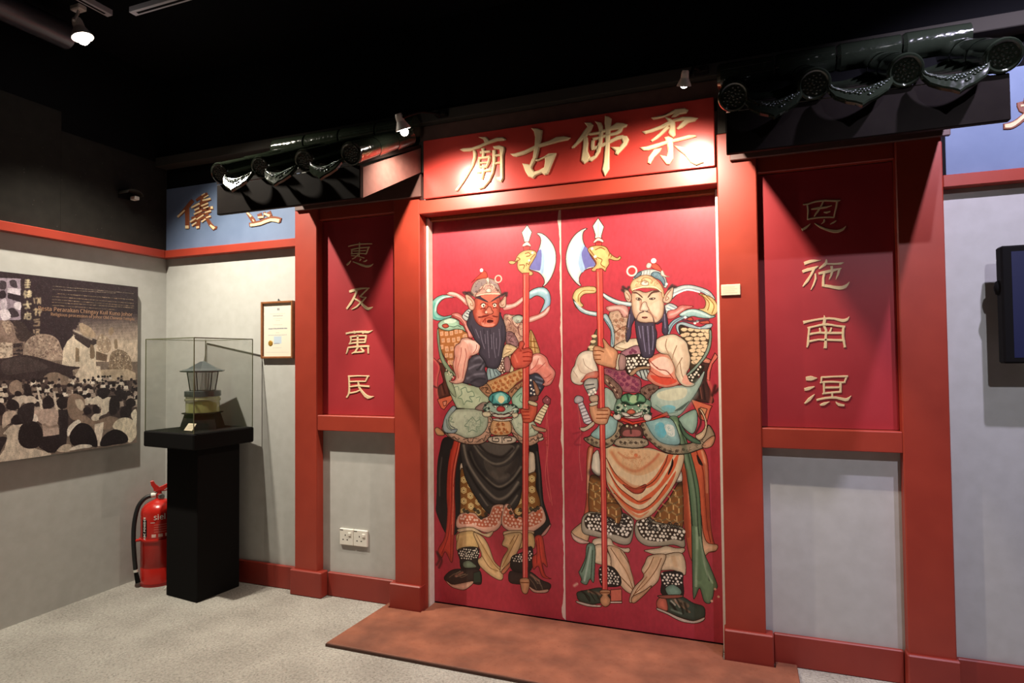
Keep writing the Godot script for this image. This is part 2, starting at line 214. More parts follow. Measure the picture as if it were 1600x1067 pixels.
const ART_LEFT := [
	["F", 9423294, 2825240, 1, [148,415,97,403,52,411,17,438,8,476,8,502,22,528,62,539,125,523,130,513,85,517,51,500,46,472,63,442,97,421,148,419]],
	["L", 4165510, 2, [34,446,23,487,40,523,91,530]],
	["L", 6074015, 5, [26,446,16,486,31,523]],
	["L", 14676202, 2, [126,412,75,420,46,447,37,487]],
	["F", 15245976, 9054760, 1, [148,417,103,399,131,387,165,396,204,418,220,439,225,466,209,458,187,437,159,418]],
	["L", 16046284, 2, [120,394,165,405,209,443]],
	["F", 15245976, 9054760, 1, [429,470,482,462,534,430,533,454,492,484,429,497]],
	["L", 16046284, 2, [429,479,487,472,534,442]],
	["F", 10273743, 2825240, 1, [565,410,610,390,651,395,673,425,676,468,659,510,629,533,616,527,634,490,645,457,625,437,600,431,564,446]],
	["L", 14084332, 3, [575,415,620,403,655,419,660,467,634,518]],
	["L", 7049144, 4, [660,433,665,467,644,514]],
	["F", 15245976, 9054760, 1, [672,484,669,510,649,533,609,551,563,564,563,538,609,525,639,509]],
	["L", 16178386, 2, [664,496,639,523,568,550]],
	["P", 14997702, 2825240, 1, [558,72,583,109,569,149,565,158,542,156,539,141,529,107]],
	["L", 12102812, 1, [558,80,555,152]],
	["F", 15918298, 9054760, 1, [534,168,557,156,575,171,575,184,557,175,534,181]],
	["P", 13187636, 5904404, 1, [536,178,572,180,569,207,539,205]],
	["F", 15132384, 2825240, 1, [609,119,634,120,668,147,698,192,708,245,701,297,681,344,656,376,636,387,646,366,639,341,616,316,581,302,568,294,571,275,592,247,613,210,628,168,626,139]],
	["F", 10336726, -1, 1, [629,197,645,222,648,270,639,322,624,309,632,250]],
	["F", 6974120, -1, 1, [612,212,630,202,632,250,624,302,611,305,581,299,570,289,576,265,597,243]],
	["L", 16316660, 3, [644,140,683,196,693,254,676,324,656,357]],
	["F", 14923896, 5911572, 1, [536,202,567,199,597,206,605,224,587,256,571,280,567,299,586,314,576,328,535,317,509,296,502,270,505,251,484,264,463,262,457,250,474,247,489,250,502,227,515,213]],
	["L", 8014364, 1.5, [546,215,567,212,572,226,551,230]],
	["L", 8014364, 1.5, [505,232,518,242,489,253]],
	["L", 8014364, 1.5, [515,271,541,273,535,292]],
	["L", 8014364, 1.5, [597,223,577,241,566,270,553,264,551,278]],
	["D", 16182488, 5.8, [585,213,567,251]],
	["D", 3809296, 2.4, [579,222]],
	["F", 5911340, 2823184, 1, [59,758,82,763,98,793,115,854,137,894,139,924,58,948,52,890,81,864,70,814]],
	["F", 14256752, 2823184, 1, [50,748,70,740,90,758,82,768,59,760]],
	["L", 2823184, 2, [75,874,92,925]],
	["L", 2823184, 2, [103,869,117,924]],
	["L", 8014396, 2, [69,885,80,935]],
	["L", 13593180, 3.2, [18,735,47,763,58,793,44,844,41,895,51,943]],
	["L", 3807252, 1, [25,735,53,763,63,793,50,844,48,895,56,940]],
	["L", 2823184, 2, [24,885,44,895]],
	["P", 13593164, 4856852, 1, [45,956,143,929,136,954,108,981,85,1009,68,1001]],
	["P", 14256752, 4856852, 1, [77,968,100,962,97,985,83,990]],
	["F", 11563072, 3809296, 1, [52,582,111,591,184,581,233,619,246,640,166,683,146,733,146,804,126,778,82,722,60,666]],
	["T", 14854788, [74,608,102,609,131,607,159,600,184,596,82,644,113,644,144,643,172,638,205,629,74,679,102,687,133,688,158,670,102,723,127,725,118,761,135,761,211,624,105,692]],
	["F", 9676936, 2828828, 1, [52,577,59,620,64,671,83,730,116,781,154,824,152,835,98,796,65,740,51,671,46,610]],
	["F", 11260084, 2504748, 1, [58,549,83,535,128,525,173,543,179,562,200,573,212,601,195,591,156,586,122,593,94,591,61,579,52,564]],
	["F", 13624528, -1, 1, [89,540,128,531,162,542,139,554,100,553]],
	["F", 14180428, 5905428, 1, [76,565,100,556,116,571,94,579]],
	["L", 3824200, 1.2, [120,569,145,574,167,568,189,578]],
	["F", 15240324, 8004640, 1, [134,506,168,501,206,527,224,564,245,600,254,631,229,630,222,599,200,564,173,537,140,519]],
	["L", 15906988, 2, [156,512,195,538,222,589,238,624]],
	["L", 10105904, 1, [140,514,184,533,211,569]],
	["F", 14212312, 2828844, 1, [195,516,229,484,253,494,248,520,223,544,203,536]],
	["L", 3753036, 1.5, [207,516,229,528]],
	["L", 3753036, 1.5, [219,504,243,516]],
	["L", 3753036, 1.5, [227,494,249,504]],
	["F", 12766638, 2828828, 1, [108,868,183,866,238,880,287,890,335,934,343,958,318,978,270,1004,199,1023,166,1006,144,971,116,911]],
	["L", 7309936, 1.5, [183,901,211,890,221,915,249,910,259,935,232,940,248,965,216,960,199,980,188,951,166,946,188,926,183,901]],
	["L", 7309936, 1.2, [144,891,167,886,172,906]],
	["L", 7309936, 1.2, [270,944,292,939,286,964]],
	["L", 7309936, 1.2, [138,921,155,936,149,951]],
	["F", 11122326, 2828828, 1, [89,810,139,821,128,856,144,891,155,941,127,921,100,871]],
	["D", 15326400, 3.4, [100,800,114,810,106,823,122,826,134,836,117,816,128,821,140,841]],
	["F", 13279372, 3809308, 1, [429,523,476,524,533,536,534,657,505,690,443,679,433,596]],
	["F", 11108463, -1, 1, [439,577,470,563,496,598,485,617,444,601]],
	["F", 12108980, 3813420, 1, [476,534,507,525,533,536,532,558,496,564,478,551]],
	["L", 8014404, 1.5, [444,538,465,558,455,577]],
	["L", 8014404, 1.5, [470,548,486,578,506,598,511,627]],
	["L", 15388860, 2, [455,524,481,554,501,583]],
	["L", 8014404, 1.5, [527,550,506,584,506,617,531,637]],
	["F", 10121846, 3809316, 1, [437,611,465,607,488,627,505,678,453,680,438,645]],
	["L", 5913152, 1.5, [449,626,470,631,454,650,480,661]],
	["F", 15124636, 3811356, 1, [438,670,497,690,476,716,421,745,416,723]],
	["L", 9071176, 1.2, [438,694,469,697]],
	["L", 9071176, 1.2, [427,723,464,704]],
	["F", 6964792, 2824212, 1, [318,749,427,740,445,791,418,821,379,791,326,786]],
	["Q", 15786192, 5.1, 15.0, [321,749,427,743,442,791,418,818,379,791,328,784]],
	["F", 11565688, 3809308, 1, [427,743,455,738,462,801,432,808]],
	["F", 15522224, 3811356, 1, [453,729,471,733,481,767,474,813,456,808,466,772]],
	["F", 10467000, 2830388, 1, [336,791,368,785,405,813,405,828,336,853,330,821]],
	["L", 3753036, 1.5, [347,798,354,840]],
	["L", 3753036, 1.5, [365,797,378,833]],
	["L", 3753036, 1.5, [381,805,397,825]],
	["F", 14263922, 5910548, 1, [327,867,368,848,442,821,532,792,532,840,493,869,454,908,414,919,359,914,341,887]],
	["C", 11561020, 7.7, [378,865,405,855,431,845,457,835,483,825,509,813,394,884,420,874,446,864,472,855,498,845,415,899,436,889,367,889,514,830,388,904]],
	["F", 12159592, 3809308, 1, [287,892,327,869,359,914,340,941]],
	["F", 12159592, 3809308, 1, [451,910,532,852,531,881,482,922,464,943]],
	["L", 4860956, 1.5, [303,892,335,892,324,914,346,919]],
	["L", 4860956, 1.5, [467,915,482,891,503,898,519,869]],
	["F", 11062192, 2832940, 1, [474,930,529,886,530,984,484,990,466,956]],
	["L", 6261360, 1.5, [492,937,518,917,508,951,523,965]],
	["F", 13608044, 4860944, 1, [563,624,573,602,597,648,619,720,581,722,563,691]],
	["L", 8014364, 1.5, [573,614,571,715]],
	["L", 8014364, 1.5, [567,657,602,660]],
	["L", 8014364, 1.5, [567,686,610,692]],
	["L", 8014364, 1.5, [587,643,594,715]],
	["F", 3947592, 1842208, 1, [561,828,606,813,648,844,645,871,604,933,564,936,560,878]],
	["L", 9080736, 2, [595,835,635,849]],
	["L", 9080736, 2, [595,859,630,868]],
	["L", 9080736, 2, [600,887,620,892]],
	["F", 11040864, 2824212, 1, [580,854,600,873,615,911,599,930,585,888]],
	["D", 15918294, 4.8, [569,852,567,878,572,895,583,902,569,917,587,921]],
	["F", 8015944, 2824212, 1, [560,936,604,928,599,954,560,955]],
	["F", 15504520, 5906464, 1, [576,730,617,719,652,740,666,773,691,802,696,825,675,868,650,881,630,874,640,859,620,830,596,816,560,823,561,787]],
	["F", 15908014, -1, 1, [581,739,614,730,641,749,646,783,621,773,591,782,570,801]],
	["L", 11025464, 1.2, [611,744,596,778,570,801]],
	["L", 11025464, 1.2, [646,764,621,787,596,806]],
	["L", 11025464, 1.2, [675,821,650,840,635,840]],
	["L", 11025464, 1.2, [685,840,655,863]],
	["F", 5525080, 1972768, 1, [243,734,287,721,324,739,330,765,319,794,330,824,335,858,313,879,280,889,236,874,198,865,209,824,221,774]],
	["L", 9275284, 3, [248,754,286,735,313,745]],
	["L", 9275284, 2.5, [231,794,275,774,308,774,297,799]],
	["L", 2762286, 2.5, [319,755,286,794,275,799]],
	["L", 9275284, 2.5, [220,844,264,824,318,819]],
	["L", 2762286, 2.5, [242,863,285,844,323,848]],
	["F", 15709346, 4856860, 1, [189,638,222,633,255,645,282,650,295,675,288,710,259,724,238,730,227,754,222,784,210,824,199,859,176,870,148,872,116,859,143,855,155,834,143,799,139,768,149,733,146,698,155,673,178,658]],
	["F", 16175298, -1, 1, [200,646,244,647,282,665,281,695,249,714,232,694,222,664]],
	["L", 11552832, 1.2, [188,684,182,734,165,794,171,844]],
	["L", 11552832, 1.2, [210,689,216,724,204,774,193,844]],
	["L", 11552832, 1.2, [276,670,271,695,254,714]],
	["L", 11552832, 1.2, [160,733,154,784,160,824]],
	["F", 2301984, 1183246, 1, [89,1155,192,1176,182,1306,176,1439,169,1555,155,1645,96,1660,38,1555,36,1505,39,1448,43,1313,57,1232]],
	["F", 2301984, 1183246, 1, [554,1181,597,1165,606,1212,617,1306,624,1408,631,1461,662,1557,647,1582,606,1621,566,1624,587,1568,608,1519,592,1379,585,1261,561,1210]],
	["L", 5919824, 2, [69,1262,56,1363,56,1464]],
	["L", 5919824, 2, [596,1208,607,1307,611,1406,627,1518]],
	["F", 14262416, 4856852, 1, [609,1622,662,1558,659,1576,636,1611]],
	["F", 15127226, 3811868, 1, [555,1219,566,1209,583,1218,588,1265,585,1303,552,1320]],
	["F", 15127226, 3811868, 1, [177,1291,191,1286,207,1329,177,1326]],
	["F", 9067050, 2824716, 1, [177,1326,207,1324,266,1405,335,1473,335,1512,308,1553,183,1549,175,1495]],
	["F", 9067050, 2824716, 1, [519,1350,552,1320,592,1312,589,1379,608,1482,476,1540,429,1505,445,1465,498,1414]],
	["H", 15255688, 18.7, [196,1370,234,1394,195,1424,233,1449,274,1424,195,1479,236,1503,276,1478,314,1502,194,1533,276,1529,569,1342,569,1395,568,1447,536,1375,536,1428,535,1480,568,1499,497,1457,496,1509,461,1486]],
	["F", 13386802, 5903376, 1, [190,1020,240,1009,220,1034,198,1092,181,1187,152,1308,143,1441,147,1542,138,1657,132,1766,120,1802,87,1751,65,1783,45,1745,85,1671,100,1545,96,1444,108,1285,142,1168]],
	["L", 8002584, 1.2, [198,1037,164,1187,130,1334,123,1509,105,1660,65,1763]],
	["L", 15239792, 1.2, [209,1037,175,1177,141,1333,134,1508,127,1658]],
	["L", 8002584, 1.2, [221,1026,186,1157,155,1287,137,1408]],
	["L", 8002584, 1, [122,1608,115,1788]],
	["L", 3808280, 3, [37,1756,51,1795,33,1826]],
	["L", 3808280, 3, [42,1765,65,1798,47,1840]],
	["F", 3814450, 1511954, 1, [181,1177,268,1181,343,1168,412,1177,480,1167,528,1175,522,1288,518,1374,497,1471,434,1529,393,1546,340,1536,287,1487,217,1383,191,1305]],
	["F", 5919308, -1, 1, [268,1183,343,1170,448,1176,479,1194,437,1234,374,1242,311,1221]],
	["F", 5129792, -1, 1, [310,1260,374,1296,447,1277,499,1231,478,1314,394,1358,331,1327]],
	["L", 10260608, 3, [197,1191,218,1274,267,1351,330,1420,388,1455,446,1427,498,1361]],
	["L", 9273972, 2.5, [257,1189,300,1241,364,1277,427,1264,479,1213,500,1179]],
	["L", 9273972, 2.5, [235,1224,267,1292,331,1361,394,1392,462,1354,514,1283]],
	["L", 1511954, 3, [224,1225,256,1292,320,1362,394,1406,467,1363,519,1302]],
	["L", 1511954, 3, [284,1183,332,1225,411,1240,469,1194]],
	["L", 1511954, 3, [213,1304,266,1390,341,1468,393,1483,446,1451,508,1384]],
	["L", 9273972, 2, [287,1438,340,1502,393,1517,445,1489,492,1428]],
	["F", 15644832, 3808276, 1, [169,1550,254,1536,286,1560,335,1541,359,1491,419,1484,416,1544,392,1599,350,1627,307,1629,254,1617,155,1620]],
	["F", 15644832, 3808276, 1, [419,1486,450,1479,481,1530,527,1526,573,1498,613,1474,630,1494,640,1540,612,1575,556,1609,475,1616,418,1597,403,1560]],
	["F", 12871754, -1, 1, [178,1554,243,1544,286,1567,340,1546,364,1500,409,1494,400,1546,376,1586,339,1599,286,1604,243,1593,172,1597]],
	["F", 12871754, -1, 1, [427,1495,445,1489,476,1535,527,1535,588,1502,618,1490,622,1528,607,1557,552,1581,475,1592,426,1582,413,1554]],
	["Q", 15780020, 6.0, 19.3, [178,1554,243,1544,286,1567,340,1546,364,1500,409,1494,400,1546,376,1586,339,1599,286,1604,243,1593,172,1597]],
	["Q", 15780020, 6.0, 19.3, [427,1495,445,1489,476,1535,527,1535,588,1502,618,1490,622,1528,607,1557,552,1581,475,1592,426,1582,413,1554]],
	["C", 3025438, 10.6, [197,1525,216,1531,257,1516,276,1527,292,1555,319,1535,335,1502,445,1489,455,1517,483,1534,507,1499,517,1527,563,1490,583,1493,598,1482]],
	["F", 15321246, 4860948, 1, [166,1624,243,1610,307,1636,358,1619,333,1653,264,1635,215,1640,161,1640]],
	["F", 14267512, 4860948, 1, [158,1650,256,1631,274,1717,215,1718,157,1739,152,1700]],
	["F", 14859656, 4860948, 1, [248,1637,299,1652,333,1697,364,1771,403,1805,410,1848,389,1862,337,1842,284,1804,271,1774,293,1750,277,1702]],
	["L", 8014372, 1.2, [264,1645,306,1709,359,1781,395,1811]],
	["L", 8014372, 1.2, [295,1749,337,1803,385,1817]],
	["L", 8014372, 1.2, [166,1654,155,1695]],
	["F", 15321246, 4860948, 1, [418,1616,511,1601,577,1602,556,1628,495,1624,428,1644]],
	["F", 14267512, 4860948, 1, [511,1622,571,1612,578,1682,535,1679,479,1704,495,1657]],
	["F", 14859656, 4860948, 1, [423,1630,506,1613,510,1660,479,1730,448,1767,400,1820,395,1801,411,1747,438,1701,407,1685,418,1650]],
	["L", 8014372, 1.2, [495,1624,464,1684,432,1745,406,1795]],
	["L", 8014372, 1.2, [475,1630,448,1676]],
	["F", 14256736, 4858900, 1, [406,1810,442,1772,458,1751,455,1776,421,1822,403,1827]],
	["F", 2499100, 1051658, 1, [165,1728,274,1712,271,1781,279,1819,184,1830,170,1782]],
	["Q", 15261900, 3.9, 12.9, [171,1733,269,1718,268,1762,176,1776]],
	["F", 8030832, 1842196, 1, [189,1795,220,1782,247,1793,263,1811,197,1821]],
	["F", 3484710, 1051658, 1, [84,1876,126,1841,186,1829,279,1824,290,1891,246,1896,238,1885,202,1926,153,1932,117,1916,83,1898]],
	["F", 15120538, 3809300, 1, [86,1898,125,1915,169,1905,243,1884,237,1904,196,1934,158,1935,117,1926]],
	["P", 2898478, 1051658, 1, [246,1842,284,1828,290,1886,246,1894]],
	["L", 9075296, 1.5, [142,1859,175,1840]],
	["L", 9075296, 1.5, [148,1873,203,1852]],
	["L", 13142640, 2.5, [145,1869,189,1844]],
	["F", 2499100, 1051658, 1, [458,1740,510,1713,566,1679,559,1793,460,1804]],
	["Q", 15261900, 3.9, 12.9, [463,1741,510,1718,555,1689,555,1751,468,1760]],
	["F", 3484710, 1051658, 1, [448,1812,509,1813,557,1802,611,1834,658,1849,654,1875,618,1894,571,1893,533,1869,448,1867]],
	["F", 15120538, 3809300, 1, [543,1870,588,1888,646,1876,642,1891,608,1899,568,1898]],
	["L", 13142640, 2.5, [559,1816,604,1842]],
	["L", 9075296, 1.5, [574,1829,594,1855]],
	["L", 9075296, 1.5, [599,1835,613,1866]],
	["F", 13386802, 5903376, 1, [581,1630,619,1622,633,1700,644,1767,620,1753,634,1810,663,1823,619,1819,597,1770,572,1787,568,1730,591,1700]],
	["L", 8002584, 1.2, [601,1633,610,1726,624,1799]],
	["L", 8002584, 1.2, [591,1643,590,1756]],
	["F", 13213832, 2824724, 1.5, [72,1110,103,1145,148,1168,208,1183,268,1184,311,1173,344,1142,361,1101,364,1067,345,1034,270,1008,143,1003,93,1059]],
	["F", 12765874, 2828832, 1.2, [143,1008,270,1003,313,1019,335,1048,329,1093,302,1128,258,1148,208,1152,181,1143,142,1131,92,1132,80,1103,87,1060]],
	["L", 3747882, 1.3, [195,1161,219,1155,225,1173,247,1169,252,1154,274,1153]],
	["L", 3747882, 1.3, [274,1171,301,1152,311,1164,322,1137]],
	["L", 3747882, 1.3, [323,1117,344,1121,339,1092,355,1087]],
	["L", 3747882, 1.3, [339,1068,358,1067,344,1048]],
	["L", 3747882, 1.3, [103,1135,125,1154,142,1148,159,1163,175,1155]],
	["L", 8229756, 1.5, [220,1071,248,1046,269,1065,291,1054,291,1089,269,1094,274,1119,247,1110,225,1120,225,1096,204,1091,220,1071]],
	["L", 8229756, 1.5, [110,1044,132,1053,121,1069,143,1073]],
	["F", 11123392, 2828844, 1, [84,1060,107,1019,138,988,155,1003,121,1039,109,1079,126,1109,159,1108,148,1128,98,1130,78,1110]],
	["L", 3753036, 1.4, [98,1059,104,1099,131,1119]],
	["L", 3753036, 1.4, [112,1049,120,1089,148,1103]],
	["F", 14196848, 3809300, 1, [30,1112,47,1104,78,1125,83,1143,47,1144,33,1129]],
	["F", 13213832, 2824724, 1.5, [442,1075,459,1108,490,1150,526,1174,556,1180,592,1166,619,1142,627,1119,597,1108,501,1063,460,1045]],
	["F", 12765874, 2828832, 1.2, [465,1045,522,1019,585,1061,605,1113,562,1134,526,1140,490,1117,470,1083]],
	["L", 3747882, 1.3, [470,1117,495,1131,500,1155,521,1154]],
	["L", 3747882, 1.3, [561,1157,577,1142,592,1151,607,1132]],
	["L", 8229756, 1.5, [562,1095,577,1085,587,1109]],
	["F", 14264440, 3809300, 1, [363,1057,450,1055,455,1124,353,1127]],
	["C", 11561020, 8.2, [392,1076,418,1075,397,1100,423,1099,439,1113,376,1116,407,1119]],
	["F", 14206128, 2824724, 1.5, [341,1144,412,1134,482,1138,481,1165,412,1178,343,1168]],
	["L", 3747882, 1.6, [360,1145,359,1162,391,1164,391,1149,373,1150]],
	["L", 3747882, 1.6, [412,1141,412,1173]],
	["L", 3747882, 1.6, [423,1158,423,1145,459,1142,462,1156,438,1159]],
	["F", 15787212, 3809300, 1, [609,1141,632,1135,629,1147,609,1153]],
	["F", 11111040, 2824724, 1, [270,991,313,965,340,984,313,1009,270,1005]],
	["F", 10335396, 1844252, 1.2, [310,992,345,965,377,974,450,973,482,977,504,1003,481,1031,413,1039,345,1034,315,1012]],
	["F", 5810340, 1321004, 1.5, [340,952,346,933,367,918,409,909,446,925,460,943,452,964,430,974,377,980,356,967]],
	["F", 9425096, -1, 1, [377,930,409,917,435,934,435,954,388,959]],
	["F", 15260072, -1, 1, [399,935,420,934,427,954,409,971,392,957]],
	["L", 1321004, 2, [364,935,359,964]],
	["L", 1321004, 2, [451,939,445,963]],
	["D", 1843228, 4.8, [373,988,440,986]],
	["D", 15920344, 3.4, [375,986,438,985]],
	["L", 2832948, 1.5, [318,1000,340,989,345,1004]],
	["L", 2832948, 1.5, [481,991,466,1001,471,1011]],
	["L", 15262928, 2, [329,985,345,999,334,1011]],
	["L", 15262928, 2, [489,996,468,1004,479,1016]],
	["F", 15788244, 2824724, 1, [340,1010,366,1018,408,1027,450,1016,476,1008,450,1035,408,1043,366,1037]],
	["F", 13781578, 5903380, 1, [383,1001,395,987,419,987,430,1000,419,1011,395,1012]],
	["F", 15786688, 2824724, 1, [303,1021,323,1014,347,1018,349,1036,323,1042,307,1035]],
	["F", 15786688, 2824724, 1, [465,1022,481,1018,499,1020,496,1035,476,1043]],
	["F", 15260872, 2824724, 1, [358,1053,387,1047,413,1054,445,1045,470,1050,444,1059,413,1061,387,1061]],
	["P", 9062992, 3806232, 1, [629,948,649,928,671,945,667,969,649,976,631,962]],
	["D", 14192794, 3.4, [654,948]],
	["P", 15523000, 3811868, 1, [641,968,661,979,617,1071,584,1057,593,1032,619,994]],
	["L", 6968888, 1.3, [635,978,656,988]],
	["L", 6968888, 1.3, [627,991,650,1001]],
	["L", 6968888, 1.3, [618,1005,644,1015]],
	["L", 6968888, 1.3, [610,1018,637,1028]],
	["L", 6968888, 1.3, [601,1032,631,1042]],
	["L", 6968888, 1.3, [594,1045,624,1056]],
	["F", 14198920, 3809300, 1, [571,1073,603,1083,647,1095,640,1107,597,1104,577,1090]],
	["L", 13656156, 1, [655,988,645,1102,649,1196,640,1329,663,1449]],
	["L", 13656156, 1, [653,1045,657,1149,650,1281,673,1467]],
	["L", 11024440, 1.5, [632,1131,652,1139,627,1169,656,1172]],
	["L", 12097674, 2, [208,394,236,410]],
	["L", 3812396, 2, [210,392,241,408,221,402]],
	["L", 3812396, 2, [422,418,447,408,437,428]],
	["L", 6970448, 2, [231,398,251,417]],
	["L", 6970448, 2, [412,427,447,415]],
	["F", 4735052, 1841182, 1, [256,490,230,532,221,564,250,617,270,650,296,678,288,715,319,757,334,785,384,794,409,758,419,707,430,666,439,621,434,575,412,524,397,505]],
	["L", 8221828, 1.2, [296,599,305,646,320,692]],
	["L", 8221828, 1.2, [336,600,340,665,345,739]],
	["L", 8221828, 1.2, [371,610,370,665,380,739]],
	["L", 8221828, 1.2, [401,592,405,657,395,730]],
	["L", 8221828, 1.2, [270,589,290,636]],
	["L", 8221828, 1.2, [321,618,325,665]],
	["L", 8221828, 1.2, [356,619,360,693]],
	["L", 8221828, 1.2, [386,638,385,693]],
	["L", 2761774, 1.2, [316,590,320,664]],
	["L", 2761774, 1.2, [351,591,353,684]],
	["L", 2761774, 1.2, [416,574,417,657]],
	["L", 2761774, 1.2, [245,570,265,626]],
	["F", 12869708, 5905428, 1, [269,430,302,424,337,442,368,434,403,429,408,468,403,510,397,555,376,578,336,582,296,572,271,547,256,504,261,462]],
	["F", 13397080, -1, 1, [302,420,338,412,400,418,372,440,337,452]],
	["F", 13662308, -1, 1, [271,505,296,524,291,552,276,538]],
	["F", 13926508, -1, 1, [306,553,336,568,376,564,371,575,336,579,306,571]],
	["F", 15043186, 6955032, 1, [322,502,332,488,342,475,357,480,362,494,370,505,358,515,327,511]],
	["D", 15777966, 6.3, [330,503]],
	["L", 9055264, 1.5, [337,461,342,480]],
	["F", 4075576, -1, 1, [269,417,292,413,307,427,340,448,335,452,292,435,274,429]],
	["F", 4075576, -1, 1, [410,419,388,428,360,446,358,451,392,436,407,429]],
	["D", 16051416, 10.8, [314,468]],
	["D", 16051416, 9.0, [378,469]],
	["D", 2758676, 4.5, [316,469,377,469]],
	["L", 5905428, 1.5, [299,462,315,455,332,463]],
	["L", 5905428, 1.5, [365,463,378,458,392,464]],
	["F", 7218208, -1, 1, [285,525,317,520,347,518,332,527,291,532]],
	["F", 7218208, -1, 1, [364,521,382,525,398,528,387,532,369,528]],
	["F", 6955036, 3805196, 1, [335,551,349,544,367,549,364,555,344,558]],
	["L", 9055264, 1.5, [311,553,326,537,321,567]],
	["F", 14727328, 4858908, 1, [213,409,236,413,262,439,270,463,262,487,240,487,224,456]],
	["L", 9067080, 1.3, [228,423,251,443,256,467,243,462,246,452]],
	["F", 14727328, 4858908, 1, [411,450,438,423,441,447,437,479,413,483,400,468]],
	["L", 9067080, 1.3, [430,437,412,455,417,473,427,464]],
	["F", 12163722, 5913140, 1.2, [244,403,252,368,272,341,303,329,338,327,373,337,394,357,409,390,416,419,403,414,373,411,323,412,287,413,272,423,257,416]],
	["F", 9206392, -1, 1, [254,389,277,347,323,335,332,350,303,371,272,400]],
	["F", 10126980, -1, 1, [358,339,388,361,400,390,378,368,353,350]],
	["F", 13934736, 6961712, 1, [272,420,285,393,303,385,323,362,353,355,378,375,409,411,373,411,323,410]],
	["L", 15782072, 1.5, [318,381,323,365,353,357,376,374,373,388]],
	["L", 15782072, 1.5, [277,416,323,409,373,410,408,413]],
	["F", 16050392, 9071194, 1, [329,392,337,383,348,381,359,387,362,396,350,403,335,400]],
	["F", 15787220, 9071194, 1, [331,329,345,327,349,351,336,355]],
	["F", 14176316, 8002584, 1, [293,309,319,290,336,302,337,325,313,328,272,333,249,346]],
	["D", 15787740, 9.5, [306,285]],
	["O", 15774884, 3.2, 20.7, [399,335]],
	["L", 10107952, 4, [274,444,267,505,282,547]],
	["L", 10107952, 3, [322,479,314,506]],
	["L", 15243908, 4, [291,499,305,521]],
	["L", 10107952, 3, [395,447,401,503]],
	["L", 15243908, 4, [321,567,371,569]],
	["L", 9055264, 1.2, [321,537,342,532,367,538]],
	["L", 6955036, 1.4, [299,485,314,481,327,486]],
	["L", 6955036, 1.4, [370,483,382,481,392,485]],
	["N", 4865084, [257,397,277,348,323,335,388,357,408,399,373,402,323,400]],
	["L", 2760736, 3, [218,402,236,396,256,411]],
	["L", 2760736, 3, [417,418,437,410,444,426]],
	["L", 2760736, 2, [208,404,200,394,226,402]],
	["N", 5911600, [434,533,527,543,529,652,505,680,448,672,436,596]],
	["N", 9062948, [341,880,389,855,525,806,524,840,483,864,441,903,372,909]],
	["N", 5911588, [290,892,325,875,354,914,340,936]],
	["N", 5911588, [456,910,529,859,529,878,482,917]],
	["L", 10004616, 6, [128,891,171,961,221,1000]],
	["L", 10004616, 5, [249,900,303,929,313,964]],
	["L", 14186600, 6, [591,763,606,792,651,811,670,840]],
	["L", 14186600, 5, [631,744,656,783]],
	["L", 14190712, 6, [166,688,157,753,165,834]],
	["L", 14190712, 5, [233,674,243,694,227,734]],
	["L", 3814460, 5, [231,824,275,853,318,863]],
	["L", 3814460, 5, [254,754,297,759]],
	["N", 4860964, [181,1157,268,1154,312,1147,339,1117,350,1067,363,1101,338,1146,268,1181,192,1179]],
	["N", 4860964, [103,1135,181,1147,181,1174,125,1156]],
	["N", 4860964, [449,1079,470,1088,490,1121,526,1144,602,1118,617,1138,556,1176,495,1150]],
	["N", 8032122, [198,1037,291,1025,323,1063,290,1113,214,1131]],
	["N", 8032122, [481,1064,517,1034,516,1116,491,1097]],
	["N", 6961696, [366,1067,444,1065,444,1118,365,1121]],
	["C", 2832948, 6.2, [321,980,340,997,489,986,469,977,318,1007,497,1008]],
	["L", 1316890, 2.2, [364,979,382,974,403,981]],
	["L", 1316890, 2.2, [453,977,435,973,414,981]],
	["L", 3808284, 1.6, [355,1026,377,1023,392,1027,408,1024,424,1027,445,1020,460,1022]],
	["L", 10004624, 6, [126,1028,104,1074,115,1114]],
	["L", 10004624, 6, [302,1049,301,1093,269,1129]],
	["L", 2169884, 7, [235,1214,267,1282,320,1338]],
	["L", 2169884, 7, [500,1212,478,1281,436,1331]],
	["L", 7234908, 5, [363,1325,394,1358,447,1330]],
	["L", 11022368, 2.4, [125,1219,113,1360,109,1510]],
	["L", 11569232, 4, [180,1679,171,1727]],
	["L", 11569232, 4, [298,1699,339,1770,372,1820]],
	["L", 11569232, 4, [463,1660,438,1722,421,1792]],
	["L", 6969928, 1.6, [109,1880,144,1857,179,1872,213,1853]],
	["L", 6969928, 1.6, [588,1847,611,1859,618,1880]],
	["L", 6969928, 1.6, [552,1836,572,1856,587,1883]],
	["P", 13388354, 6952980, 1, [533,314,566,313,559,872,554,1191,548,1477,542,1843,515,1847,518,1447,526,872]],
	["L", 15241344, 1.6, [542,325,535,872,528,1446,523,1843]],
	["F", 14196848, 4858900, 1, [502,1843,545,1836,551,1866,541,1904,528,1914,512,1906,504,1875]],
	["L", 8012832, 1.5, [505,1860,548,1855]],
	["F", 13391944, 5903376, 1.2, [477,714,505,685,510,661,529,656,537,671,526,695,556,690,578,706,579,739,572,763,545,787,504,793,476,788,462,743]],
	["L", 9052184, 1.4, [528,715,556,710,576,715]],
	["L", 9052184, 1.4, [528,734,556,734,576,737]],
	["L", 9052184, 1.4, [530,756,556,756,571,756]],
	["L", 9052184, 1.2, [505,690,520,705,505,705]],
	["L", 15764084, 2, [484,724,499,763]],
	["F", 13656136, 5903376, 1.2, [556,966,595,968,599,1008,584,1047,562,1063,528,1063,522,1044,517,1022,511,1006,521,995,556,997]],
	["L", 9052184, 1.4, [522,1011,558,1010]],
	["L", 9052184, 1.4, [523,1028,560,1027]],
	["L", 9052184, 1.4, [526,1046,563,1044]],
